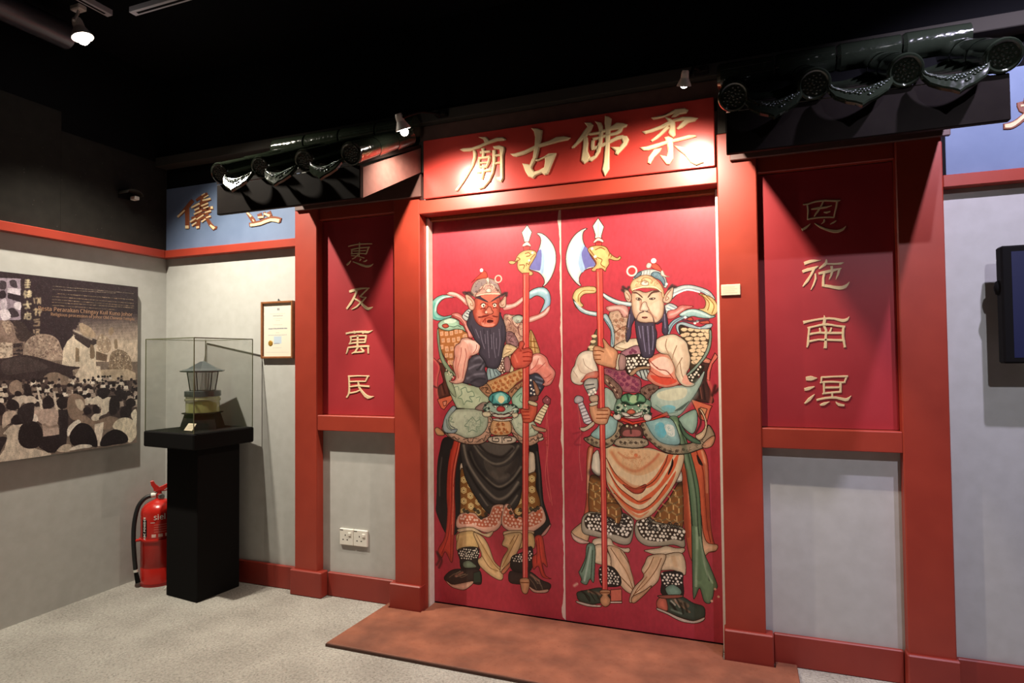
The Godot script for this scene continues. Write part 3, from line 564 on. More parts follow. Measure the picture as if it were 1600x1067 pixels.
	["F", 15522224, 3811356, 1, [558,954,599,965,597,982,559,972]],
]
const ART_RIGHT := [
	["F", 15132384, 2825240, 1, [130,116,105,118,66,144,35,191,21,249,28,309,52,354,79,385,96,394,88,372,91,345,113,320,146,309,168,305,168,286,147,252,134,225,115,191,107,158,113,129]],
	["F", 6974120, -1, 1, [115,202,134,219,142,247,165,286,165,302,135,305,116,312,106,271,101,233]],
	["F", 10336726, -1, 1, [107,191,115,202,101,233,106,271,116,312,99,327,84,286,90,243]],
	["L", 16316660, 3, [94,136,54,187,40,251,53,327,80,366]],
	["P", 14997702, 2825240, 1, [185,69,213,113,199,160,202,168,167,166,170,150,157,106]],
	["L", 12102812, 1, [184,79,185,162]],
	["F", 15918298, 9054760, 1, [161,181,183,164,208,178,207,190,185,180,164,189]],
	["P", 13187636, 5904404, 1, [169,187,201,187,199,211,172,209]],
	["F", 14923896, 5911572, 1, [134,214,153,204,196,204,223,215,238,240,254,257,275,269,286,261,292,270,280,280,259,279,235,272,235,295,221,316,216,329,195,314,162,326,149,317,165,302,173,286,158,259,136,230]],
	["L", 8014364, 1.5, [169,222,196,213,217,225]],
	["L", 8014364, 1.5, [142,220,158,242,176,270]],
	["L", 8014364, 1.5, [179,260,201,272,195,293,216,310]],
	["L", 8014364, 1.5, [238,243,233,258]],
	["L", 8014364, 1.5, [249,254,243,264]],
	["D", 16182488, 6.6, [153,215,168,254]],
	["F", 15321484, 5913108, 1, [166,403,118,398,74,409,54,440,56,462,72,500,106,491,92,469,95,448,117,433,166,430]],
	["L", 9068580, 1.3, [161,419,112,416,84,437,81,469]],
	["F", 11848914, 2828844, 1, [56,457,84,490,122,513,170,523,192,531,191,545,138,538,94,520,70,492]],
	["L", 15266032, 2, [67,473,111,513,165,531]],
	["F", 11848914, 2828844, 1, [201,431,235,451,288,475,342,485,342,503,287,496,246,481,209,455]],
	["L", 15790316, 2, [204,439,256,471,339,492]],
	["F", 13424342, 2828844, 1, [522,436,547,422,596,414,649,427,692,449,714,485,696,484,663,455,615,441,562,446,522,477]],
	["L", 9083552, 1.4, [532,449,591,429,654,443,696,469]],
	["L", 16777215, 1.6, [532,460,591,437,649,450]],
	["F", 15321484, 5913108, 1, [644,457,696,474,721,505,724,540,704,557,666,548,643,527,666,523,674,498,663,473]],
	["L", 9068580, 1.4, [658,463,688,499,681,534]],
	["L", 9068580, 1.4, [677,469,709,510,699,549]],
	["F", 4860966, 1839116, 1, [653,749,688,768,674,814,673,860,690,906,694,952,610,934,597,907,620,883,643,842]],
	["F", 14256752, 2823184, 1, [662,747,691,759,686,773,657,768]],
	["L", 2102288, 2, [633,879,641,934]],
	["L", 2102288, 2, [656,869,663,938]],
	["L", 8014396, 1.5, [642,879,650,934]],
	["P", 13593180, 3806224, 1.2, [709,726,723,744,697,777,687,814,684,851,671,846,674,809,686,773]],
	["L", 13593180, 3, [678,851,690,883,692,920,685,956]],
	["L", 2102288, 3, [721,887,703,906,708,874,694,919]],
	["P", 13593164, 4856852, 1, [601,935,693,965,684,982,670,1035,640,1026]],
	["P", 13208160, 4856852, 1, [641,971,671,979,662,1007,644,1003]],
	["F", 4995624, 1840140, 1, [557,599,602,614,647,610,691,607,693,685,671,740,644,777,603,814,596,721,574,674,561,641]],
	["Y", 14861468, 15.3, [577,615,607,616,636,619,664,622,588,637,620,640,649,640,677,639,601,658,633,659,659,659,684,653,595,658,606,677,632,677,663,678,619,696,645,694,672,694,612,712,641,712,663,710,623,730,649,728,616,747,642,747,620,765,631,763,575,641,682,625]],
	["F", 10268828, 2828828, 1, [686,625,696,630,693,690,676,736,653,768,617,809,589,830,587,821,617,791,653,749,676,703,686,657]],
	["F", 11129036, 2504748, 1, [556,552,581,531,622,526,661,537,692,556,714,561,692,570,648,566,617,558,594,562]],
	["L", 14741740, 2, [567,547,612,532,661,548,692,563]],
	["F", 11849686, 2502716, 1.2, [500,630,509,597,535,570,572,557,599,562,576,569,535,593,516,626,511,640]],
	["L", 4876920, 1.3, [507,625,530,586,571,561]],
	["F", 12900572, 2502716, 1.2, [544,593,571,583,611,595,647,608,678,595,700,596,691,614,647,617,602,609,566,596,553,608,557,641,543,617]],
	["F", 14180428, 5905428, 1, [589,571,607,563,618,575,603,581]],
	["F", 14180428, 5905428, 1, [647,585,683,581,687,593,656,594]],
	["D", 15921896, 6.1, [583,562,625,589,636,582]],
	["L", 2502716, 2, [571,575,616,582,647,578,687,574]],
	["F", 3813412, 1840140, 1, [585,842,635,795,661,786,643,823,616,860,589,865]],
	["Q", 15787728, 4.8, 15.0, [587,842,637,793,653,789,641,819,611,860,591,863]],
	["F", 14474456, 2828844, 1, [476,521,516,495,555,522,530,559,496,553]],
	["L", 8034984, 1.6, [491,527,535,544]],
	["L", 8034984, 1.6, [501,515,545,534]],
	["L", 8034984, 1.6, [511,502,550,524]],
	["F", 15240324, 8004640, 1, [506,533,541,524,565,507,619,514,589,526,565,540,535,564,505,566]],
	["L", 16040116, 2, [516,548,545,539,575,520]],
	["F", 13215888, 3809308, 1, [234,528,318,531,326,682,258,697,244,613]],
	["C", 11040864, 8.8, [265,566,292,562,275,592,301,604,275,629,296,640,269,650]],
	["L", 8014388, 1.5, [259,624,286,603,312,594]],
	["F", 14460058, 8008752, 1, [219,501,277,493,319,505,323,547,297,551,277,519,234,523]],
	["L", 16040116, 2, [235,507,287,509,318,536]],
	["F", 11848914, 2828844, 1, [199,543,223,538,254,613,253,686,237,686,238,618,212,570]],
	["L", 4876920, 1.4, [207,554,238,602,245,681]],
	["F", 15127220, 3811356, 1, [253,692,306,661,368,657,378,693,346,714,274,710]],
	["L", 9071176, 1.2, [264,692,305,703,336,698]],
	["F", 11565702, 3809316, 1, [316,703,367,688,387,735,305,739,284,723]],
	["C", 8010836, 7.7, [341,708,352,716,331,719]],
	["F", 6970436, 2826260, 1, [136,684,164,616,174,616,173,706,151,722,124,705]],
	["Y", 14271644, 14.3, [152,663,160,690,141,690,158,637,146,706]],
	["F", 11846836, 1975328, 1.2, [425,919,465,888,545,873,613,867,661,807,656,842,631,897,587,963,557,1003,523,1017,474,1000,424,971]],
	["F", 13947572, -1, 1, [455,909,525,888,583,888,573,928,514,944,460,934]],
	["F", 8174788, -1, 1, [469,975,504,964,533,974,518,999,484,995]],
	["L", 5929588, 1.4, [444,965,493,1000,543,993]],
	["F", 1975328, -1, 1, [528,991,553,973,597,942,562,983]],
	["F", 11846836, 1975328, 1.2, [205,891,239,901,265,947,270,979,249,995,204,980]],
	["F", 12157532, -1, 1, [166,828,203,828,203,859,171,859]],
	["F", 11034732, 3807780, 1, [207,793,262,801,304,802,334,828,375,848,374,900,343,910,287,900,256,859,209,828]],
	["C", 8140368, 9.9, [230,807,262,817,293,817,319,838,344,853,298,848,313,869,339,884,287,869,359,869,272,838,354,895]],
	["F", 3943458, 1840140, 1, [305,739,418,733,417,781,366,786,329,822,309,807]],
	["Q", 16051420, 6.0, 17.2, [307,742,415,735,414,779,366,784,329,820,311,804]],
	["F", 11569796, 3809308, 1, [274,728,307,739,304,796,272,801,265,770]],
	["F", 15523008, 3811356, 1, [263,739,281,726,273,765,275,801,259,796,257,765]],
	["F", 12884600, 2824724, 1, [324,822,356,791,412,786,422,797,376,802,340,828]],
	["F", 13160648, 2828844, 1, [355,817,386,802,421,807,421,848,390,848]],
	["L", 2828844, 1.6, [373,809,383,843]],
	["L", 2828844, 1.6, [389,804,401,843]],
	["L", 2828844, 1.6, [404,804,416,838]],
	["F", 9071196, 2824724, 1.2, [203,828,230,833,287,890,281,937,260,937,240,896,206,864]],
	["L", 13939866, 1.6, [214,849,250,890,271,927]],
	["C", 4860964, 5.5, [229,864,248,885,263,906]],
	["F", 9071196, 2824724, 1.2, [374,894,421,868,460,883,425,919,409,940,389,930]],
	["C", 4860964, 5.5, [395,910,415,894,435,889]],
	["F", 15523016, 3811872, 1.2, [58,780,69,747,86,721,119,708,157,716,159,754,172,791,171,822,128,833,101,849,98,870,73,873,46,860,38,828,47,796]],
	["L", 12098184, 1.3, [102,748,113,780,150,806]],
	["L", 12098184, 1.3, [74,774,90,812,134,822]],
	["L", 12098184, 1.3, [52,806,74,838]],
	["F", 14711400, 8004640, 1, [123,820,172,809,171,838,139,844,90,860,101,844]],
	["F", 12104876, 2828844, 1.2, [103,870,123,844,160,843,171,849,170,896,138,928,122,913]],
	["L", 3815996, 1.6, [111,875,155,870]],
	["L", 3815996, 1.6, [119,897,160,886]],
	["D", 15919320, 6.1, [154,896,138,907,160,909,130,920,149,920]],
	["F", 13281424, 2824724, 1, [132,928,170,923,170,954,137,955]],
	["F", 15306358, 5906456, 1.2, [415,751,448,730,483,723,517,736,536,787,550,848,550,868,495,883,446,873,411,848,406,833,422,797]],
	["F", 15912376, -1, 1, [432,761,478,741,517,762,526,807,496,827,457,807,422,781]],
	["F", 14176316, -1, 1, [421,827,466,833,526,843,540,858,495,873,446,858]],
	["L", 10105896, 1.4, [417,756,457,797,496,807,526,843]],
	["L", 10105896, 1.4, [447,787,457,794]],
	["L", 10105896, 1.4, [416,802,461,833,516,838]],
	["F", 15718586, 3810328, 1.2, [449,679,454,659,484,644,529,638,558,651,587,677,596,717,603,752,597,792,584,822,594,852,620,865,608,877,579,878,555,863,536,827,534,792,517,751,503,731,473,726,451,705]],
	["L", 10122328, 1.3, [499,660,493,695,508,731]],
	["L", 10122328, 1.3, [543,691,527,731,522,762]],
	["L", 10122328, 1.3, [566,747,541,792,541,817]],
	["L", 10122328, 1.3, [556,767,565,827,589,867]],
	["F", 15247504, -1, 1, [575,827,584,827,596,855,615,867,588,872,564,858]],
	["F", 13130812, 5905424, 1, [564,1159,603,1162,641,1150,669,1208,673,1356,678,1502,690,1574,704,1588,694,1613,647,1627,618,1670,585,1649,563,1512,551,1364]],
	["L", 8004624, 1.4, [622,1171,649,1259,656,1386,663,1503,676,1576]],
	["L", 15381640, 2.5, [586,1292,589,1411,601,1539,609,1631]],
	["L", 15381640, 2.5, [646,1170,659,1234,664,1356]],
	["F", 2824212, -1, 1, [622,1186,640,1210,649,1234,630,1225]],
	["F", 15251600, 5909524, 1, [636,1457,644,1530,662,1577,704,1583,699,1608,666,1621,632,1658,624,1605]],
	["F", 14201992, 4858900, 1, [119,1483,92,1527,42,1573,31,1595,52,1625,101,1636,123,1592,130,1524]],
	["F", 15714480, 4858900, 1, [31,1588,53,1604,101,1621,123,1629,79,1638,42,1621]],
	["F", 13593160, 5905424, 1, [121,1177,148,1171,139,1224,127,1288,126,1393,119,1488,92,1527,109,1420,112,1262]],
	["L", 15780008, 2.5, [134,1182,122,1277,118,1393]],
	["F", 9395248, 2824204, 1, [127,1319,181,1321,217,1376,278,1460,278,1516,262,1549,188,1550,125,1498]],
	["F", 9395248, 2824204, 1, [436,1473,492,1398,537,1325,557,1324,556,1523,514,1536,425,1529]],
	["W", 14462576, [143,1350,175,1358,153,1386,179,1405,217,1387,147,1423,184,1441,232,1417,216,1459,258,1461,168,1474,252,1498,527,1356,502,1387,541,1385,516,1416,486,1429,540,1430,456,1456,496,1458,530,1465,466,1496,505,1497,539,1499,436,1493]],
	["F", 15721164, 3811868, 1, [147,1203,172,1191,181,1300,154,1302,136,1277,139,1235]],
	["F", 15721164, 3811868, 1, [535,1295,553,1264,557,1309,527,1316]],
	["L", 1972244, 6, [133,1293,154,1310,178,1314]],
	["L", 1972244, 5, [525,1321,557,1321]],
	["F", 11839632, 2827288, 1.2, [92,1506,125,1482,189,1482,283,1475,329,1497,334,1527,328,1579,312,1616,271,1622,214,1605,139,1596,91,1585,83,1543]],
	["F", 11839632, 2827288, 1.2, [339,1532,355,1500,401,1476,436,1503,553,1518,562,1562,561,1607,513,1601,464,1611,399,1618,359,1601,341,1572]],
	["F", 3812384, -1, 1, [103,1510,130,1487,194,1487,283,1480,324,1502,326,1553,302,1591,251,1581,198,1580,145,1569,108,1562,97,1532]],
	["F", 3812384, -1, 1, [355,1510,396,1486,425,1509,553,1528,557,1577,513,1576,464,1591,404,1592,369,1575,352,1541]],
	["Q", 15919316, 6.3, 18.3, [104,1513,130,1490,194,1490,283,1483,322,1505,324,1553,302,1589,251,1578,198,1578,145,1567,109,1560,98,1534]],
	["Q", 15919316, 6.3, 18.3, [357,1512,396,1489,425,1512,553,1530,555,1575,513,1574,464,1589,404,1589,372,1572,354,1541]],
	["C", 2762274, 14.3, [157,1495,194,1498,226,1490,231,1505,262,1533,288,1485,288,1516,406,1496,410,1525,470,1520,500,1510,529,1510,435,1533,215,1522,241,1545]],
	["F", 9395248, 2824204, 1, [195,1440,263,1435,278,1486,262,1528,231,1505,199,1492]],
	["W", 14462576, [216,1459,252,1462,252,1498]],
	["F", 15520944, 4860948, 1, [145,1609,219,1599,240,1628,281,1639,312,1636,307,1657,260,1652,218,1640,186,1664,139,1643]],
	["F", 15519912, 4860948, 1, [144,1643,192,1638,238,1736,175,1728,138,1716,141,1674]],
	["F", 15518368, 4860948, 1, [208,1636,271,1646,301,1683,316,1733,330,1787,335,1837,309,1846,268,1815,228,1738,223,1692]],
	["L", 8014372, 1.3, [224,1645,265,1703,300,1755,330,1833]],
	["L", 8014372, 1.3, [270,1651,306,1703,315,1728]],
	["L", 8014372, 1.3, [228,1738,279,1783,330,1833]],
	["F", 15520944, 4860948, 1, [383,1639,444,1623,483,1609,523,1615,561,1612,556,1632,512,1651,433,1654,398,1648]],
	["F", 15519912, 4860948, 1, [463,1656,551,1637,564,1730,511,1716,447,1723,462,1686]],
	["F", 15518368, 4860948, 1, [403,1663,478,1650,457,1717,441,1774,396,1820,324,1885,308,1876,330,1818,376,1762,367,1732,382,1700]],
	["L", 8014372, 1.3, [458,1667,432,1725,381,1796,329,1848]],
	["L", 8014372, 1.3, [423,1666,402,1713,376,1751]],
	["L", 8014372, 1.3, [391,1760,350,1815,324,1859]],
	["F", 14725248, 4860948, 1, [324,1859,375,1827,411,1798,395,1825,339,1883,319,1885]],
	["F", 2499100, 1051658, 1, [169,1744,228,1732,266,1774,265,1815,211,1827,174,1821]],
	["Q", 15525072, 4.5, 14.0, [172,1749,227,1740,261,1777,260,1806,216,1816,174,1806]],
	["F", 3820092, 1316879, 1, [60,1872,109,1855,173,1837,210,1853,215,1893,172,1909,119,1921,70,1912,57,1893]],
	["F", 15523012, 3810324, 1, [57,1914,119,1921,172,1920,167,1928,113,1933,59,1924]],
	["P", 13594712, 4856852, 1, [221,1841,273,1830,272,1886,220,1895]],
	["P", 15523012, 3810324, 1, [215,1896,273,1888,273,1896,215,1904]],
	["L", 11565660, 3, [114,1860,173,1868]],
	["L", 1316879, 1.6, [93,1873,119,1911]],
	["L", 1316879, 1.6, [120,1864,146,1902]],
	["F", 2499100, 1051658, 1, [462,1732,545,1722,552,1761,548,1831,460,1832,458,1782]],
	["Q", 15525072, 5.1, 16.1, [464,1734,545,1725,549,1756,529,1783,466,1791]],
	["F", 8034948, 1316879, 1, [473,1805,505,1781,539,1797,543,1821,499,1842]],
	["F", 3820092, 1316879, 1, [440,1859,480,1844,543,1831,596,1854,638,1863,647,1891,637,1917,599,1932,542,1925,483,1909,439,1889]],
	["F", 13594712, 4856852, 1, [437,1860,465,1841,479,1859,481,1904,437,1895]],
	["F", 15523012, 3810324, 1, [437,1897,483,1909,537,1926,594,1933,642,1911,637,1927,599,1944,541,1943,478,1919,437,1907]],
	["L", 11565660, 4, [509,1841,576,1871]],
	["L", 15523012, 2, [499,1857,518,1874]],
	["L", 15523012, 2, [519,1849,538,1881]],
	["L", 1316879, 2, [504,1871,527,1903]],
	["L", 1316879, 2, [543,1861,552,1909]],
	["F", 11034700, 1316879, 1, [445,1839,543,1824,543,1836,480,1849,450,1848]],
	["F", 7244388, 1976860, 1.2, [503,1025,542,1019,570,1093,602,1202,629,1329,636,1457,643,1603,674,1688,701,1763,687,1784,681,1814,667,1845,643,1838,625,1782,606,1823,596,1815,595,1608,593,1460,581,1312,563,1204,531,1095]],
	["L", 11847844, 2.5, [532,1044,564,1154,600,1311,614,1458,617,1606,609,1779]],
	["L", 3030058, 1.6, [546,1054,583,1173,616,1360,627,1556,668,1747]],
	["L", 3030058, 1.6, [522,1045,555,1154,585,1332,599,1509]],
	["L", 11847844, 2, [629,1556,655,1700,682,1755]],
	["F", 8231552, 1976860, 1.2, [109,1641,147,1642,145,1752,139,1815,121,1801,104,1830,77,1822,80,1806,67,1776,75,1760,100,1704]],
	["L", 12899520, 2, [128,1649,111,1735,93,1815]],
	["L", 3030058, 1.5, [117,1650,100,1725,80,1775]],
	["L", 3030058, 1.5, [136,1664,126,1801]],
	["L", 15520944, 3, [44,1842,61,1829]],
	["D", 14200976, 5.5, [691,1779,705,1811,676,1834]],
	["F", 15255712, 5907476, 1.2, [204,1169,267,1166,350,1168,421,1165,495,1187,564,1184,555,1254,517,1336,467,1410,416,1474,355,1502,330,1492,279,1449,233,1386,207,1325]],
	["F", 14726280, -1, 1, [225,1178,339,1173,416,1175,485,1192,439,1260,368,1295,307,1283,256,1239]],
	["F", 14182980, -1, 1, [209,1221,244,1286,306,1340,367,1351,429,1301,470,1238,495,1192,520,1191,479,1268,428,1337,357,1359,296,1350,244,1307]],
	["F", 14181438, -1, 1, [211,1267,264,1352,346,1409,387,1390,458,1325,529,1200,544,1190,519,1266,458,1350,387,1421,336,1425,264,1373]],
	["F", 14181438, -1, 1, [212,1335,284,1413,345,1455,386,1446,447,1391,528,1265,503,1337,437,1422,376,1467,335,1466,274,1424]],
	["F", 14256736, -1, 1, [233,1386,294,1438,355,1479,406,1455,386,1477,355,1492,304,1463]],
	["F", 13127740, 5905424, 1, [285,1341,337,1358,393,1334,377,1371,336,1379]],
	["L", 5907476, 1.3, [209,1221,250,1291,306,1340,357,1357,429,1317,480,1238,495,1192]],
	["L", 5907476, 1.3, [211,1267,264,1352,336,1404,366,1417,417,1393]],
	["L", 5907476, 1.3, [243,1385,305,1432,366,1453,427,1413,488,1328]],
	["L", 13130812, 3, [235,1193,276,1248,348,1275,420,1231,456,1189]],
	["F", 2824212, -1, 1, [515,1208,519,1236,499,1282,494,1277,507,1242]],
	["L", 13138000, 2, [267,1192,308,1216,370,1208]],
	["D", 14186576, 8.8, [349,1201]],
	["F", 11048056, 1972756, 1.5, [100,1133,130,1119,173,1075,238,1021,261,1042,292,1056,284,1098,257,1140,220,1168,183,1175,135,1161]],
	["F", 10272956, 1975328, 1.2, [135,1114,168,1076,206,1022,259,1031,263,1062,252,1099,220,1126,183,1135]],
	["C", 5917244, 6.6, [162,1149,183,1159,209,1153,236,1136,257,1115,274,1088,276,1067,140,1137,119,1135]],
	["F", 11048056, 1972756, 1.5, [372,1064,403,1033,443,1047,511,1136,545,1144,603,1132,656,1100,676,1050,703,1099,684,1134,636,1161,578,1183,515,1188,466,1173,421,1139,386,1105]],
	["F", 10272956, 1975328, 1.2, [403,1038,508,1025,546,1099,548,1139,511,1146,466,1137,432,1108,407,1068]],
	["F", 6993088, -1, 1, [443,1057,473,1046,492,1086,472,1117,442,1098]],
	["F", 14212304, -1, 1, [483,1056,522,1060,526,1105,497,1101]],
	["F", 10270884, 1975328, 1.2, [547,1024,615,982,629,1012,624,1062,604,1092,566,1064]],
	["F", 14861468, 3810324, 1, [618,1102,647,1081,662,1051,653,1011,635,977,653,992,669,1041,661,1095,637,1121]],
	["L", 1972756, 2, [635,982,643,1041,618,1092]],
	["F", 6060636, 1975328, 1, [547,1034,580,1088,637,1126,632,1138,589,1123,561,1089]],
	["F", 14459004, 3809300, 1, [646,1145,665,1120,694,1099,703,1109,689,1144,660,1156]],
	["C", 5917244, 6.6, [387,1079,397,1104,416,1124,436,1144,456,1158,481,1170,505,1176,535,1172,564,1164,382,1059]],
	["F", 5913652, 1972756, 1.2, [290,1062,372,1064,376,1121,283,1119]],
	["F", 10509400, -1, 1, [300,1087,366,1085,366,1111,294,1113]],
	["F", 12100744, 1972756, 1.4, [246,1146,278,1122,386,1120,406,1150,350,1168,267,1163]],
	["C", 5917244, 6.1, [278,1142,299,1144,325,1142,350,1142,376,1138]],
	["L", 2103316, 2, [295,1067,331,1050,367,1059]],
	["D", 14207144, 5.5, [310,1066,328,1071,351,1062]],
	["L", 2103316, 2, [326,1071,328,1102]],
	["P", 13189167, 4853772, 1, [222,1000,269,1020,336,1047,418,1032,493,995,503,1012,433,1034,336,1060,259,1036,227,1016]],
	["F", 8034944, 1712152, 1.3, [249,995,260,953,281,937,409,940,419,986,403,1017,331,1024,269,1020]],
	["F", 7118968, 1452060, 1.5, [283,947,292,921,318,913,343,920,369,912,394,928,396,951,363,961,337,967,312,965]],
	["F", 11060372, -1, 1, [333,923,354,923,358,951,338,959,322,947]],
	["L", 1452060, 2, [312,918,320,947]],
	["L", 1452060, 2, [364,918,358,946]],
	["D", 1316879, 7.2, [301,970,366,969]],
	["D", 15722700, 4.4, [303,969,364,968]],
	["L", 14604476, 2.2, [265,973,281,965,286,981,270,989]],
	["L", 14604476, 2.2, [409,971,389,964,383,979,401,986]],
	["L", 2832940, 1.8, [259,994,280,999,291,989]],
	["L", 2832940, 1.8, [414,991,393,997,378,987]],
	["Q", 14474436, 3.3, 12.9, [259,989,291,983,383,982,414,986,393,1017,280,1020]],
	["F", 15235164, 5905428, 1, [309,1001,322,989,337,989,350,1000,337,1009,321,1010]],
	["F", 16051420, 3809300, 1, [283,1002,311,1006,332,1016,357,1005,383,999,372,1023,342,1031,300,1027]],
	["F", 16049876, 3809300, 1, [244,1016,262,1007,281,1015,279,1035,261,1039,248,1031]],
	["F", 16049876, 3809300, 1, [388,1012,408,1008,424,1016,420,1034,400,1040,388,1030]],
	["F", 12892348, 3811888, 1, [56,940,72,926,97,934,99,953,83,964,58,961]],
	["P", 13946064, 3811888, 1, [72,966,97,955,141,1050,136,1060,114,1064,101,1056,85,1003]],
	["L", 6970468, 1.4, [74,980,104,968]],
	["L", 6970468, 1.4, [80,995,111,983]],
	["L", 6970468, 1.4, [84,1011,118,998]],
	["L", 6970468, 1.4, [89,1027,125,1014]],
	["L", 6970468, 1.4, [94,1041,131,1030]],
	["L", 6970468, 1.4, [101,1056,137,1043]],
	["F", 15127736, 3811868, 1, [79,1083,109,1077,147,1049,152,1065,125,1087,97,1099]],
	["L", 11550796, 1.2, [69,966,73,1062,69,1169,79,1274,64,1328,57,1471]],
	["L", 13131872, 1, [72,966,84,1088,77,1221,89,1337]],
	["L", 9055288, 2, [48,1111,92,1104,53,1159,86,1163]],
	["L", 4867136, 2, [299,407,318,426,327,408]],
	["L", 4867136, 2, [296,425,313,436]],
	["L", 4867136, 2, [509,431,528,409,518,432,541,417]],
	["F", 5129304, 1841182, 1, [340,502,328,530,310,623,314,670,333,643,338,596,353,559]],
	["F", 5129304, 1841182, 1, [486,508,497,536,507,610,497,642,479,627,480,582,458,590,449,576]],
	["F", 4866128, 1841182, 1, [355,559,380,579,440,576,448,608,455,636,447,687,437,732,419,746,387,741,374,699,361,648]],
	["L", 9274528, 1.2, [389,597,393,653,401,718]],
	["L", 9274528, 1.2, [412,598,416,663,419,728]],
	["L", 9274528, 1.2, [435,599,438,654,433,709]],
	["L", 9274528, 1.2, [371,597,379,653]],
	["L", 2761774, 1.2, [401,598,406,672]],
	["L", 2761774, 1.2, [426,598,426,700]],
	["L", 9274528, 1.2, [330,540,322,605]],
	["L", 9274528, 1.2, [490,545,493,609]],
	["F", 14466208, 5911592, 1, [343,437,373,429,405,440,442,432,473,439,487,467,488,517,481,554,458,581,430,580,399,581,371,574,353,554,342,512]],
	["F", 14993582, -1, 1, [427,506,473,480,481,517,472,554,449,562]],
	["F", 14994100, -1, 1, [349,484,377,485,376,527,358,541]],
	["F", 15719620, 9067080, 1, [379,523,384,504,393,486,407,486,413,505,420,519,409,528,390,525]],
	["F", 5913648, -1, 1, [345,437,359,434,382,450,393,463,387,463,366,445,350,443]],
	["F", 5913648, -1, 1, [471,434,451,432,428,443,414,463,421,463,437,446,469,441]],
	["F", 15917772, 3809308, 1, [360,467,373,464,383,471,373,475]],
	["F", 15917772, 3809308, 1, [422,471,435,467,449,469,437,475]],
	["D", 3810332, 4.0, [374,469,434,471]],
	["L", 9067080, 1.2, [386,472,384,495,379,513]],
	["L", 9067080, 1.2, [418,515,427,534,440,553]],
	["L", 4863032, 1.7, [395,529,376,536,364,555,361,578]],
	["L", 4863032, 1.7, [406,528,427,538,440,566,446,617]],
	["F", 10113096, 4856856, 1, [387,556,399,554,412,557,399,561]],
	["F", 15123626, 4860960, 1, [304,421,322,424,338,451,335,479,319,478,308,454]],
	["L", 9067080, 1.3, [315,436,329,455,326,471,317,462]],
	["F", 15123626, 4860960, 1, [532,421,509,433,489,462,484,485,504,495,522,482,529,455]],
	["L", 9067080, 1.3, [521,434,502,458,497,481,511,472,504,463]],
	["F", 13620432, 4868680, 1.2, [349,376,365,349,398,335,439,333,475,346,497,375,505,412,492,421,474,388,429,362,384,360]],
	["F", 8034984, 2832964, 1, [432,358,448,345,475,356,494,389,492,412,474,388,447,372]],
	["F", 8030872, 2832964, 1, [356,367,370,347,388,343,384,357,360,370]],
	["L", 9079430, 1.3, [402,336,397,356]],
	["L", 9079430, 1.3, [416,334,412,357]],
	["L", 9079430, 1.3, [428,335,425,357]],
	["F", 14990736, 8015920, 1.2, [334,408,346,381,370,368,388,360,416,359,443,372,470,397,487,430,489,467,482,462,474,436,442,423,401,419,364,417,343,432]],
	["L", 10121288, 1.3, [365,384,383,388,397,370,425,374,438,390,429,399]],
	["L", 15916216, 1.5, [346,423,401,412,447,416,478,439]],
	["F", 16183008, 9071178, 1, [385,395,395,385,408,385,420,394,417,406,401,408,388,403]],
	["F", 14703176, 8002584, 1, [430,316,448,305,469,318,482,344,466,341,444,331]],
	["F", 15915216, 9062980, 1, [410,314,419,301,435,307,430,325,414,326]],
	["D", 16051428, 11.9, [445,293]],
	["F", 16051424, 9071194, 1, [477,346,486,342,497,364,515,372,493,370,479,363]],
	["D", 16051424, 5.9, [502,405]],
	["O", 16044228, 4.0, 25.7, [343,335]],
	["L", 12620920, 5, [350,451,351,512,367,550]],
	["L", 12620920, 4, [474,457,479,517,467,558]],
	["L", 12093552, 1.8, [380,481,380,504,377,519]],
	["L", 12093552, 3, [422,533,440,553,453,562]],
	["L", 2760736, 3, [301,409,318,419,329,411]],
	["L", 2760736, 3, [296,421,308,431]],
	["L", 2760736, 3, [514,427,528,416,545,421]],
	["N", 4872804, [434,355,452,347,488,375,492,407,465,383]],
	["N", 9069632, [346,404,374,378,411,366,447,382,474,411,429,411]],
	["N", 6965812, [239,534,318,536,321,672,264,692,254,613]],
	["N", 5908544, [214,801,304,807,370,853,369,894,292,895,256,854]],
	["N", 3811360, [209,838,230,838,287,895,276,932,240,896]],
	["N", 3811360, [379,899,420,874,450,884,414,930]],
	["L", 13150344, 6, [503,731,522,762,536,797,541,827]],
	["L", 13150344, 5, [572,692,586,747,581,797]],
	["L", 13151384, 6, [80,753,97,806,150,817]],
	["L", 13151384, 5, [52,828,82,860]],
	["L", 9414808, 7, [434,950,474,985,533,999,582,958,622,897]],
	["L", 9414808, 6, [612,882,642,847]],
	["L", 9414808, 5, [213,912,239,948,249,979]],
	["C", 2306090, 7.7, [267,979,291,994,393,992,411,976,259,1007,418,1004]],
	["L", 1054223, 2.4, [286,960,304,955,322,965]],
	["L", 1054223, 2.4, [386,958,368,954,350,964]],
	["L", 3808284, 1.6, [290,1017,311,1022,332,1018,352,1021,375,1014]],
	["N", 2892828, [113,1138,162,1149,209,1153,257,1115,284,1067,289,1093,257,1140,204,1169,145,1161]],
	["N", 2892828, [379,1074,406,1119,456,1156,515,1171,579,1163,651,1120,679,1129,578,1178,510,1184,431,1144,386,1105]],
	["N", 2892828, [268,1135,391,1130,391,1153,272,1158]],
	["N", 8037540, [418,1048,498,1040,531,1115,471,1127,432,1098]],
	["L", 8036512, 6, [412,1058,442,1108,491,1134,538,1135]],
	["L", 14196848, 6, [235,1193,287,1253,358,1275,430,1246,470,1198]],
	["L", 13133888, 4, [265,1311,327,1348,367,1351]],
	["N", 13141080, [267,1187,416,1180,405,1242,348,1265,287,1243]],
	["L", 4872772, 4, [555,1104,587,1222,609,1360,616,1508]],
	["L", 9059364, 4, [654,1234,658,1386,668,1523]],
	["L", 9059364, 4, [570,1263,570,1412,577,1561]],
	["L", 13147248, 5, [243,1635,280,1705,322,1786]],
